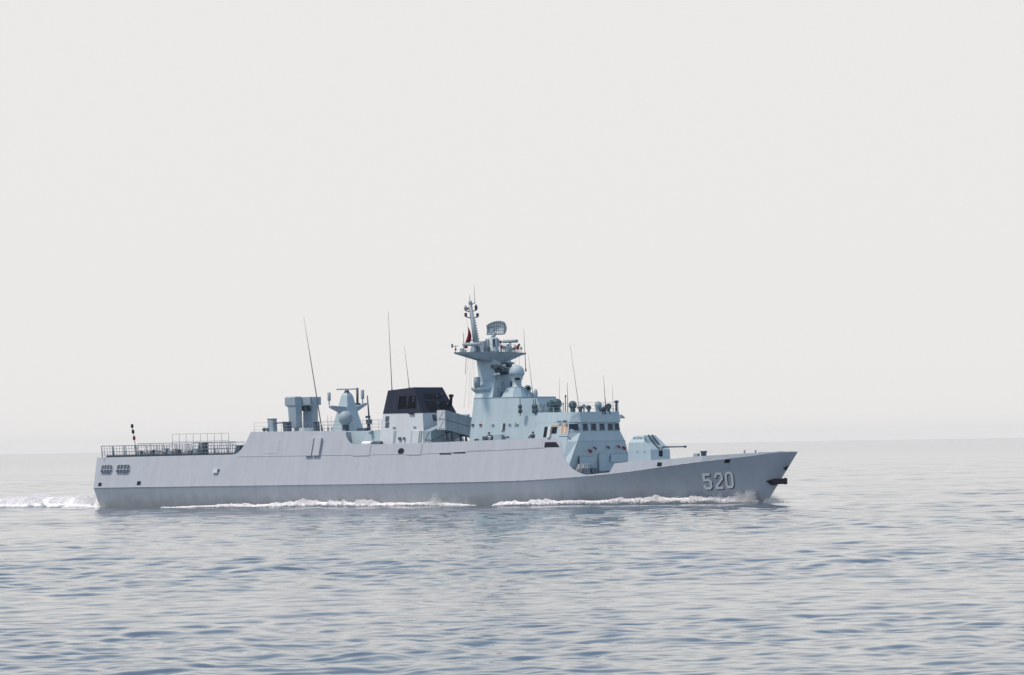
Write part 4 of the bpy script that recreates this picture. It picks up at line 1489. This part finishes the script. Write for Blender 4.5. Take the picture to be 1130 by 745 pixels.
# ------------------------------------------------------------------ 30 mm gun amidships
ag = empty('autocannon'); ag.parent = ship
p = at(548.5, 480, y=-4.1)
axx = p[0]
dz = float(np.interp(axx, D_X, D_Z))
mb = MB(); mb.lathe((axx - .1, -4.2, dz), [(.42, 0), (.40, .5), (.34, .6), (.34, .85)], 14); mb.build('gun_pedestal', 'gear', ag)
mb = MB()
mb.loft([rect(axx - .35, axx + .85, -4.45, -3.7, dz + .85), rect(axx - .25, axx + .7, -4.35, -3.8, dz + 1.62)])
mb.build('gun_shield', 'gear', ag, .04)
mb = MB(); mb.lathe((axx - .72, -4.3, dz + 1.28), [(.30, -.15), (.36, 0), (.30, .15)], 14, 'y'); mb.build('ammunition_drum', 'dark_gear', ag)
mb = MB(); mb.lathe((axx - .72, -4.47, dz + 1.28), [(.02, 0), (.2, -.02), (.2, .03)], 12, 'y'); mb.build('drum_cover', 'pale', ag)
mb = MB(); mb.tube((axx + .6, -4.1, dz + 1.3), (axx + 1.5, -4.1, dz + 1.34), .075, .05); mb.tube((axx + 1.3, -4.1, dz + 1.33), (axx + 1.5, -4.1, dz + 1.34), .09); mb.build('barrel', 'dark_gear', ag)
mb = MB(); mb.box((axx - 1.5, -4.1, dz + 1.2), (.5, .4, .5)); mb.box((axx - 2.6, -4.2, dz + 1.0), (.35, .3, .4)); mb.build('ready_box', 'dark_gear', ag)


# ------------------------------------------------------------------ people
def make_person(name, loc, rz, joints_extra, cloth, label, headgear):
    """Standing sailor: one continuous skinned body; hair and clothing are its children."""
    root = empty(name, loc)
    root.rotation_euler = (0, 0, rz)
    tag(root, label, 'person')
    J = {
        'pelvis': (0, 0, .95, .135), 'waist': (0, 0, 1.10, .125), 'chest': (.01, 0, 1.30, .155), 'neckb': (0, 0, 1.46, .07), 'neck': (.01, 0, 1.52, .055),
        'head': (.03, 0, 1.63, .095), 'crown': (.02, 0, 1.72, .07),
    }
    E = [('pelvis', 'waist'), ('waist', 'chest'), ('chest', 'neckb'), ('neckb', 'neck'), ('neck', 'head'), ('head', 'crown')]
    for s, t in ((1, 'l'), (-1, 'r')):
        J['hip' + t] = (0, .10 * s, .90, .105)
        J['knee' + t] = (.02, .12 * s, .50, .068)
        J['ankle' + t] = (-.01, .13 * s, .09, .045)
        J['toe' + t] = (.16, .15 * s, .03, .035)
        J['shoulder' + t] = (0, .19 * s, 1.40, .072)
        el, wr, hd = joints_extra[t]
        J['elbow' + t] = (*el, .045)
        J['wrist' + t] = (*wr, .03)
        J['palm' + t] = (*hd, .036)
        E += [('pelvis', 'hip' + t), ('hip' + t, 'knee' + t), ('knee' + t, 'ankle' + t), ('ankle' + t, 'toe' + t), ('chest', 'shoulder' + t), ('shoulder' + t, 'elbow' + t), ('elbow' + t, 'wrist' + t), ('wrist' + t, 'palm' + t)]
        w, h = np.array(wr), np.array(hd)
        d = (h - w) / np.linalg.norm(h - w)
        side = np.cross(d, (0, 0, 1.0))
        side = side / (np.linalg.norm(side) + 1e-6)
        drop = np.array([0, 0, -1.0])
        for q, (o_, ln) in enumerate(((-.030, .070), (-.010, .080), (.010, .075), (.028, .058))):
            a = h + side * o_ + d * .02
            b = a + d * ln * .5 + drop * .008
            c2 = b + d * ln * .35 + drop * .03
            J[f'f{q}a{t}'] = (*a, .011); J[f'f{q}b{t}'] = (*b, .009); J[f'f{q}c{t}'] = (*c2, .007)
            E += [('palm' + t, f'f{q}a{t}'), (f'f{q}a{t}', f'f{q}b{t}'), (f'f{q}b{t}', f'f{q}c{t}')]
        a = w + (h - w) * .5 + side * .045
        J['thumb' + t] = (*(a + d * .05), .010)
        E += [('palm' + t, 'thumb' + t)]
    names = list(J)
    me = bpy.data.meshes.new('body')
    me.from_pydata([J[n][:3] for n in names], [(names.index(a), names.index(b)) for a, b in E], [])
    o = bpy.data.objects.new('body', me)
    col.objects.link(o)
    o.parent = root
    sk_ = o.modifiers.new('skin', 'SKIN')
    sv = me.skin_vertices[0].data
    for i, n in enumerate(names):
        sv[i].radius = (J[n][3], J[n][3])
    sv[0].use_root = True
    ss_ = o.modifiers.new('smooth', 'SUBSURF'); ss_.levels = 1; ss_.render_levels = 2
    me.materials.append(M['skin'])
    # face features kept with the head
    fm = MB()
    fm.ball((.125, 0, 1.62), .016, 8); fm.build('nose', 'skin', root)
    for s in (-1, 1):
        e = MB(); e.ball((.112, .035 * s, 1.645), .012, 8); e.build('eye', 'hair', root)
        e = MB(); e.ball((.02, .098 * s, 1.63), .024, 8); e.build('ear', 'skin', root)
    e = MB(); e.box((.116, 0, 1.585), (.012, .05, .010)); e.build('mouth', 'red', root)
    # clothing: jacket torso, trousers, sleeves
    cm = MB()
    def el(z, rx, ry, x=0.0, y=0.0):
        return [(x + rx * math.cos(a), y + ry * math.sin(a), z) for a in np.linspace(0, 2 * math.pi, 15)[:-1]]
    cm.loft([el(.84, .165, .215), el(.95, .165, .21), el(1.1, .15, .19), el(1.3, .185, .235, .01), el(1.42, .13, .22), el(1.49, .08, .10)], True, True)
    for t in 'lr':
        sh, el_, wr = (Vector(J[k + t][:3]) for k in ('shoulder', 'elbow', 'wrist'))
        cm.tube(sh, el_, .088, .064, 10); cm.tube(el_, wr, .064, .046, 10); cm.ball(sh, .09, 10); cm.ball(el_, .064, 10)
    cm.build('jacket', cloth, root)
    tm = MB()
    for t in 'lr':
        h_, k_, a_ = (Vector(J[k + t][:3]) for k in ('hip', 'knee', 'ankle'))
        tm.tube(h_, k_, .125, .088, 10); tm.tube(k_, a_, .088, .072, 10); tm.ball(k_, .088, 10)
    tm.build('trousers', cloth, root)
    for t in 'lr':
        b = MB(); a_ = Vector(J['ankle' + t][:3])
        b.loft([[a_ + Vector((-.09, -.05, -.09)), a_ + Vector((.2, -.05, -.09)), a_ + Vector((.2, .05, -.09)), a_ + Vector((-.09, .05, -.09))], [a_ + Vector((-.08, -.055, .05)), a_ + Vector((.06, -.055, .05)), a_ + Vector((.06, .055, .05)), a_ + Vector((-.08, .055, .05))]])
        b.build('boot', 'black', root)
    hm = MB()
    if headgear == 'helmet':
        hm.lathe((.02, 0, 1.655), [(.135, 0), (.14, .03), (.12, .09), (.07, .13), (.005, .145)], 16); hm.build('helmet', 'blue_cloth', root)
    else:
        hm.lathe((.01, 0, 1.665), [(.108, 0), (.112, .04), (.09, .085), (.005, .105)], 14)
        hm.build('hair', 'hair', root)
        cp = MB(); cp.lathe((.02, 0, 1.72), [(.11, 0), (.118, .03), (.10, .06), (.005, .07)], 14); cp.box((.14, 0, 1.725), (.10, .15, .012), ry=R(8)); cp.build('cap', 'blue_cloth', root)
    return root


face_cam = math.atan2(-_d[1], -_d[0])
p = at(588.2, 484, y=-4.15)
akimbo = {'l': ((.02, .44, 1.16), (.16, .27, 1.06), (.19, .20, 1.06)), 'r': ((.02, -.44, 1.16), (.16, -.27, 1.06), (.19, -.20, 1.06))}
make_person('person', (p[0], -4.15, float(np.interp(p[0], D_X, D_Z))), face_cam, akimbo, 'blue_cloth', 'sailor in dark blue clothing standing alone with elbows out, aft of the open bridge doorway', 'cap')
p = at(539.6, 482, y=-4.15)
reach = {'l': ((.20, .30, 1.20), (.42, .22, 1.24), (.50, .20, 1.25)), 'r': ((.20, -.30, 1.20), (.42, -.22, 1.24), (.50, -.20, 1.25))}
make_person('person', (p[0], -4.15, float(np.interp(p[0], D_X, D_Z)) + .12), R(-25), reach, 'grey_cloth', 'sailor in blue-grey clothing and dark helmet standing behind the deck gun amidships', 'helmet')

# ------------------------------------------------------------------ red flag on the mast halyard
a, b = at(516.3, 361.0, y=-.7), at(514.0, 384.5, y=-.9)
mb = MB()
rows = []
for i in range(15):
    t = i / 14
    c_ = np.array(a) * (1 - t) + np.array(b) * t
    wdt = .04 + .45 * math.sin(math.pi * min(1, t * .78 + .02)) ** 1.2
    row = []
    for j in range(9):
        s = j / 8
        fold = .10 * math.sin(s * 9 + t * 3) * (0.3 + s)
        row.append(c_ + _r * (s * wdt - .15 * wdt + .12 * math.sin(t * 5)) + _d * fold + np.array([0, 0, -.12 * s * math.sin(t * 3)]))
    rows.append(row)
front = [[p - _d * .006 for p in r_] for r_ in rows]
back = [[p + _d * .006 for p in r_][::-1] for r_ in rows]
mb.loft([f_ + b_ for f_, b_ in zip(front, back)], True, True)
fo = mb.build('signal_flag', 'flag')
tag(fo, 'furled dark red flag hanging from the halyard beside the topmast', 'flag')

# ------------------------------------------------------------------ the sea
R_EDGE = 10000.0
NW = 240
W_L = np.exp(RNG.uniform(np.log(0.45), np.log(10.0), NW))
W_DIR = math.atan2(-0.80, 0.60) + R(16) + RNG.normal(0, 1.0, NW) * np.where(W_L > 2.2, 0.95, 0.75)
W_K = 2 * np.pi / W_L
W_KX, W_KY = W_K * np.cos(W_DIR), W_K * np.sin(W_DIR)
W_PH = RNG.uniform(0, 2 * np.pi, NW)
W_SLOPE = 0.0098 * np.where(W_L > 2.2, 0.85, 1.0) * np.where((W_L > 0.6) & (W_L < 2.0), 1.4, 1.0)
W_A = W_SLOPE / W_K
HW_X = np.linspace(-60, 85, 400)
HW_Y = np.array([f_yw(np.interp(x, [0, 60, 85], [0, 60, 89])) if x > 0 else f_yw(0) for x in HW_X])


def bow_wave(x, y):
    """ridges the hull throws up, and the hump of the stern wake"""
    ya = np.abs(y)
    hw = np.interp(x, HW_X, HW_Y)
    d0 = hw + 0.35 + 0.10 * np.clip(84 - x, 0, 40)
    amp = np.interp(x, [52, 58, 64, 72, 78, 82, 84.5, 86.5], [0, .28, .36, .52, .62, .50, .28, 0.0])
    h = amp * np.exp(-((ya - d0) / 0.75) ** 2) - 0.45 * amp * np.exp(-((ya - d0 - 2.0) / 1.3) ** 2)
    amp2 = np.interp(x, [8, 18, 26, 34, 40, 48, 53], [0, .15, .34, .42, .34, .24, 0])
    d1 = hw + 0.35 + 0.05 * np.clip(50 - x, 0, 50)
    h = h + amp2 * np.exp(-((ya - d1) / 0.7) ** 2) - 0.4 * amp2 * np.exp(-((ya - d1 - 1.8) / 1.2) ** 2)
    stern = np.interp(x, [-70, -40, -14, -6, -1.5, 1.2], [0.15, .6, 1.0, 1.05, .75, 0.0])
    w = 4.6 + 0.10 * np.clip(-x, 0, 80)
    h = h + stern * np.exp(-(ya / w) ** 4)
    return h


def swell(x, y, spacing):
    """sum of small sea waves; wavelengths the grid cannot carry are left to the bump"""
    z = np.zeros_like(x)
    gx = np.zeros_like(x)
    gy = np.zeros_like(x)
    group = 0.85 + 0.22 * np.sin(0.021 * x + 0.033 * y + 1.0) * np.sin(0.017 * y - 0.027 * x) + 0.2 * np.sin(0.06 * x - 0.045 * y)
    for i in range(NW):
        att = np.clip(W_L[i] / (2.4 * spacing) - 1.0, 0, 1)
        if not att.any():
            continue
        ph = W_KX[i] * x + W_KY[i] * y + W_PH[i]
        s, c = np.sin(ph), np.cos(ph)
        z += att * W_A[i] * s
        gx -= att * W_A[i] * 0.75 * (W_KX[i] / W_K[i]) * -c
        gy -= att * W_A[i] * 0.75 * (W_KY[i] / W_K[i]) * -c
    return z * group, -gx * group, -gy * group


rr = [3.0, 20.0, 50.0]
while rr[-1] < R_EDGE:
    r = rr[-1]
    if r < 95:
        rr.append(r + 5)
    elif r < 420:
        rr.append(r * 1.0013)
    elif r < 2600:
        rr.append(r * 1.0016)
    else:
        rr.append(min(R_EDGE, r * 1.0035))
rr = np.array(rr)
inner = np.arange(-R(8.6), R(8.6) + 1e-9, R(0.027))
outer = []
a_, st_ = R(8.6), R(0.06)
while a_ < math.pi:
    a_ += st_
    st_ *= 1.22
    outer.append(min(a_, math.pi))
outer = np.array(outer)
ang = np.concatenate([-outer[::-1], inner, outer])
dang = np.gradient(ang)
view_az = math.atan2(_d[1], _d[0])
RRg, AAg = np.meshgrid(rr, ang, indexing='ij')
drr = np.gradient(rr)
spacing = np.maximum(np.repeat(drr[:, None], len(ang), 1), RRg * dang[None, :])
gx0_ = CAM_POS[0] + RRg * np.cos(view_az - AAg)
gy0_ = CAM_POS[1] + RRg * np.sin(view_az - AAg)
# under the ship itself the sea stays a plain sheet
z_, cx_, cy_ = swell(gx0_, gy0_, spacing)
bw_ = bow_wave(gx0_, gy0_)
calm = 1.0
vx, vy, vz = gx0_ + cx_, gy0_ + cy_, z_ * calm + bw_
nr, na = RRg.shape
verts = np.stack([vx, vy, vz], -1).reshape(-1, 3).astype(np.float32)
i0 = (np.arange(nr - 1)[:, None] * na + np.arange(na - 1)[None, :]).reshape(-1)
faces = np.stack([i0, i0 + 1, i0 + na + 1, i0 + na], -1).astype(np.int32)


def fast_mesh(name, verts, faces, smooth=True):
    me = bpy.data.meshes.new(name)
    k = faces.shape[1]
    me.vertices.add(len(verts))
    me.vertices.foreach_set('co', np.ascontiguousarray(verts, dtype=np.float32).ravel())
    me.loops.add(faces.size)
    me.loops.foreach_set('vertex_index', np.ascontiguousarray(faces, dtype=np.int32).ravel())
    me.polygons.add(len(faces))
    me.polygons.foreach_set('loop_start', np.arange(0, faces.size, k, dtype=np.int32))
    me.polygons.foreach_set('loop_total', np.full(len(faces), k, dtype=np.int32))
    me.polygons.foreach_set('use_smooth', np.full(len(faces), smooth))
    me.update(calc_edges=True)
    me.validate()
    return me


me = fast_mesh('sea', verts, faces)
# churned white water: a mask that lies where the hull and the screws have whipped the surface
xa, ya = gx0_, np.abs(gy0_)
hw = np.interp(xa, HW_X, HW_Y)
n1 = np.sin(xa * 1.9 + 1.3 * np.sin(gy0_ * 1.1)) * np.sin(gy0_ * 2.3 + 1.7 * np.sin(xa * .8)) + .6 * np.sin(xa * 4.1 + gy0_ * 3.3) * np.sin(gy0_ * 5.2 - xa * 2.2)
wk = np.interp(xa, [-80, -40, -5, 1.0, 1.2], [.8, 1.2, 1.5, 1.3, 0]) * np.exp(-(ya / (5.2 + .1 * np.clip(-xa, 0, 80))) ** 6)
d0 = hw + 0.35 + 0.10 * np.clip(84 - xa, 0, 40)
am1 = np.interp(xa, [57, 59, 64, 66, 72, 78, 83, 85.5], [0, .9, .75, .35, .5, .9, .9, 0])
fm1 = am1 * np.exp(-((ya - d0 + .35) / .6) ** 2)
am2 = np.interp(xa, [12, 22, 26, 38, 46, 52], [0, .35, .85, .9, .6, 0])
d1 = hw + 0.35 + 0.05 * np.clip(50 - xa, 0, 50)
fm2 = am2 * np.exp(-((ya - d1 + .2) / .65) ** 2)
mask = np.clip(np.maximum(np.maximum(fm1, fm2), wk) * (1.0 + .45 * n1), 0, 1)
at_ = me.attributes.new('foam', 'FLOAT', 'POINT')
at_.data.foreach_set('value', mask.reshape(-1).astype(np.float32))

sm, n, l, b = new_mat('sea_water')
b.inputs['Base Color'].default_value = (0.078, 0.115, 0.145, 1)
b.inputs['Roughness'].default_value = 0.06
b.inputs['IOR'].default_value = 1.333
tc = n.new('ShaderNodeTexCoord')
mp = n.new('ShaderNodeMapping')
mp.inputs['Rotation'].default_value = (0, 0, -view_az)
mp.inputs['Scale'].default_value = (1.0, 0.55, 1.0)
l.new(tc.outputs['Object'], mp.inputs[0])
bump_in = None
prev = None
for sc_, dist, st2 in ((0.22, 0.30, 0.35), (1.3, 0.03, 0.25), (4.0, 0.008, 0.25)):
    nz = n.new('ShaderNodeTexNoise')
    nz.inputs['Scale'].default_value = sc_
    nz.inputs['Detail'].default_value = 3
    nz.inputs['Distortion'].default_value = 0.6
    l.new(mp.outputs[0], nz.inputs['Vector'])
    bp = n.new('ShaderNodeBump')
    bp.inputs['Distance'].default_value = dist
    bp.inputs['Strength'].default_value = st2
    l.new(nz.outputs['Fac'], bp.inputs['Height'])
    if prev:
        l.new(prev.outputs[0], bp.inputs['Normal'])
    prev = bp
l.new(prev.outputs[0], b.inputs['Normal'])
fa = n.new('ShaderNodeAttribute')
fa.attribute_name = 'foam'
fz = n.new('ShaderNodeTexNoise')
fz.inputs['Scale'].default_value = 1.7
fz.inputs['Detail'].default_value = 6
l.new(tc.outputs['Object'], fz.inputs['Vector'])
ad = n.new('ShaderNodeMath'); ad.operation = 'ADD'
sb = n.new('ShaderNodeMapRange')
sb.inputs['From Min'].default_value = 0.25; sb.inputs['From Max'].default_value = 0.75; sb.inputs['To Min'].default_value = -0.45; sb.inputs['To Max'].default_value = 0.25
l.new(fz.outputs['Fac'], sb.inputs['Value'])
l.new(fa.outputs['Fac'], ad.inputs[0]); l.new(sb.outputs[0], ad.inputs[1])
cr = n.new('ShaderNodeMapRange'); cr.inputs['From Min'].default_value = 0.15; cr.inputs['From Max'].default_value = 0.6
l.new(ad.outputs[0], cr.inputs['Value'])
gate = n.new('ShaderNodeMath'); gate.operation = 'GREATER_THAN'; gate.inputs[1].default_value = 0.02
l.new(fa.outputs['Fac'], gate.inputs[0])
mul = n.new('ShaderNodeMath'); mul.operation = 'MULTIPLY'
l.new(cr.outputs[0], mul.inputs[0]); l.new(gate.outputs[0], mul.inputs[1])
df = n.new('ShaderNodeBsdfDiffuse'); df.inputs['Color'].default_value = (0.82, 0.86, 0.87, 1)
ms = n.new('ShaderNodeMixShader')
l.new(mul.outputs[0], ms.inputs[0]); l.new(b.outputs[0], ms.inputs[1]); l.new(df.outputs[0], ms.inputs[2])
l.new(ms.outputs[0], n['Material Output'].inputs['Surface'])
me.materials.append(sm)
sea = bpy.data.objects.new('sea', me)
col.objects.link(sea)
tag(sea, 'grey-blue rippled sea reaching to the horizon', 'sea', None, 'structure')

# ------------------------------------------------------------------ foam and spray
fmat, n, l, b = new_mat('foam')
b.inputs['Base Color'].default_value = (0.86, 0.88, 0.89, 1)
b.inputs['Roughness'].default_value = 0.9
b.inputs['Subsurface Weight'].default_value = 0.0
OCT_V = np.array([(1, 0, 0), (-1, 0, 0), (0, 1, 0), (0, -1, 0), (0, 0, 1), (0, 0, -1)], float)
OCT_F = np.array([(0, 2, 4), (2, 1, 4), (1, 3, 4), (3, 0, 4), (2, 0, 5), (1, 2, 5), (3, 1, 5), (0, 3, 5)])


def blobs(name, P, rad, label, cat):
    N = len(P)
    sc3 = rad[:, None] * RNG.uniform(.6, 1.4, (N, 3))
    th = RNG.uniform(0, 2 * np.pi, N)
    base = OCT_V[None] * sc3[:, None, :]
    c, s = np.cos(th)[:, None], np.sin(th)[:, None]
    vx = base[..., 0] * c - base[..., 1] * s
    vy = base[..., 0] * s + base[..., 1] * c
    V = np.stack([vx, vy, base[..., 2]], -1) + P[:, None, :]
    F = OCT_F[None] + (np.arange(N) * 6)[:, None, None]
    me = fast_mesh(name, V.reshape(-1, 3), F.reshape(-1, 3), True)
    me.materials.append(fmat)
    o = bpy.data.objects.new(name, me)
    col.objects.link(o)
    tag(o, label, cat, None, 'stuff')
    return o


def sea_z(x, y):
    z, _, _ = swell(x, y, np.full_like(x, 0.6))
    return z + bow_wave(x, y)


def lumps(x, seed):
    g = np.random.default_rng(seed)
    v = np.zeros_like(x)
    for f_ in (0.35, 0.8, 1.7, 3.6, 7.0):
        v += np.sin(x * f_ * 2 + g.uniform(0, 6.28)) / (1 + .6 * f_)
    return np.clip(.5 + .45 * v, 0.03, 1.6)


def froth(N, xs, amps, heights, dfun, spread, seed):
    """points of froth along the ridge on both sides of the hull"""
    x = RNG.uniform(xs[0], xs[-1], N * 4)
    keep = RNG.uniform(0, 1, N * 4) < np.interp(x, xs, amps)
    x = x[keep][:N]
    s = np.where(RNG.uniform(0, 1, len(x)) < .86, -1.0, 1.0)
    off = RNG.normal(0, spread, len(x))
    hw = np.interp(x, HW_X, HW_Y)
    y = s * (dfun(x, hw) + off)
    H = np.interp(x, xs, heights) * lumps(x, seed) * np.exp(-(off / (spread * 1.3)) ** 2)
    z = sea_z(x, y) - .03 + H * RNG.uniform(0, 1, len(x)) ** 1.1
    rad = RNG.uniform(.02, .07, len(x)) * np.clip(1.15 - .5 * (z / 1.2), .45, 1.1)
    return np.stack([x, y, z], -1), rad


P1, r1 = froth(30000, [57.5, 59, 62, 65, 66.5, 70, 74, 79, 82.5, 84.6], [.2, 1, 1, .5, .35, .5, .85, 1, .9, .35], [.15, .45, .42, .16, .13, .20, .30, .36, .25, .10],
               lambda x, hw: hw + .30 + .10 * np.clip(84 - x, 0, 40), .28, 3)
P2, r2 = froth(34000, [12, 17, 22, 26, 31, 36, 40, 45, 50, 53], [.12, .25, .55, .9, 1, 1, .8, .5, .4, .05], [.05, .08, .20, .28, .34, .52, .30, .17, .16, .05],
               lambda x, hw: hw + .30 + .05 * np.clip(50 - x, 0, 50), .27, 9)
blobs('bow_wave_foam', np.concatenate([P1, P2]), np.concatenate([r1, r2]), 'white froth of the bow wave running along the warship waterline', 'foam')
# stern wake
N = 60000
x = -RNG.uniform(0, 1, N) ** 1.2 * 42 + 0.4
w = 4.4 + .10 * np.clip(-x, 0, 80)
y = RNG.uniform(-1, 1, N) * w
z = sea_z(x, y) - .04 + RNG.uniform(0, 1, N) ** 2.2 * .45 * lumps(x + y * .7, 21)
keep = RNG.uniform(0, 1, N) < np.clip(1.0 + .25 * np.sin(x * 1.3 + y * .9) * np.sin(y * 1.7 - x * .6) + .35 * (np.abs(y) / w), .08, 1)
P3 = np.stack([x, y, z], -1)[keep]
blobs('stern_wake_foam', P3, RNG.uniform(.025, .075, len(P3)), 'pale churned foam of the wake behind the stern', 'foam')
# fine spray: drops thrown up beside the stem and one small plume amidships
N = 24000
x = 84.6 - RNG.gamma(1.6, 1.9, N)
hw = np.interp(x, HW_X, HW_Y)
top = np.interp(x, [70, 76, 79, 82, 84.6], [.3, .8, 1.7, 2.1, .9])
hgt = RNG.beta(.8, 2.0, N) * top * lumps(x, 5)
sd = np.where(RNG.uniform(0, 1, N) < .8, -1.0, 1.0)
flare_y = np.interp(x, HW_X, HW_Y) + hgt * .42
y = sd * (flare_y + .12 + RNG.exponential(.35, N))
P4 = np.stack([x, y, hgt + .1], -1)
x2 = RNG.normal(47.8, .55, 1500) + RNG.normal(0, .3, 1500)
h2 = RNG.beta(.7, 2.2, 1500) * 1.5 * np.exp(-((x2 - 48.0) / .9) ** 2)
P5 = np.stack([x2 + h2 * .25, -(5.75 + .2 * h2 + RNG.exponential(.15, 1500)), h2 + .1], -1)
x3 = 85.2 + RNG.exponential(.5, 2500)
P6 = np.stack([x3, RNG.normal(0.6, .6, 2500), RNG.beta(.8, 2.4, 2500) * 1.3 * np.exp(-(x3 - 85.2) / .9) + .02], -1)
PS = np.concatenate([P4, P5, P6])
blobs('bow_spray', PS, RNG.uniform(.010, .030, len(PS)), 'fine misty spray thrown up beside the bow', 'spray')

# ------------------------------------------------------------------ haze over the sea
hm_, n, l, b = new_mat('haze_air')
n.remove(b)
pv = n.new('ShaderNodeVolumePrincipled')
pv.inputs['Color'].default_value = (0.975, 0.985, 1.0, 1)
pv.inputs['Density'].default_value = 0.00003
pv.inputs['Anisotropy'].default_value = 0.0
l.new(pv.outputs[0], n['Material Output'].inputs['Volume'])
hz = MB()
hz.box((CAM_POS[0], CAM_POS[1], 11.0), (2 * R_EDGE + 400, 2 * R_EDGE + 400, 30.0))
ho = hz.build('haze', hm_)
tag(ho, 'thin pale haze lying over the whole sea', 'haze', None, 'stuff')
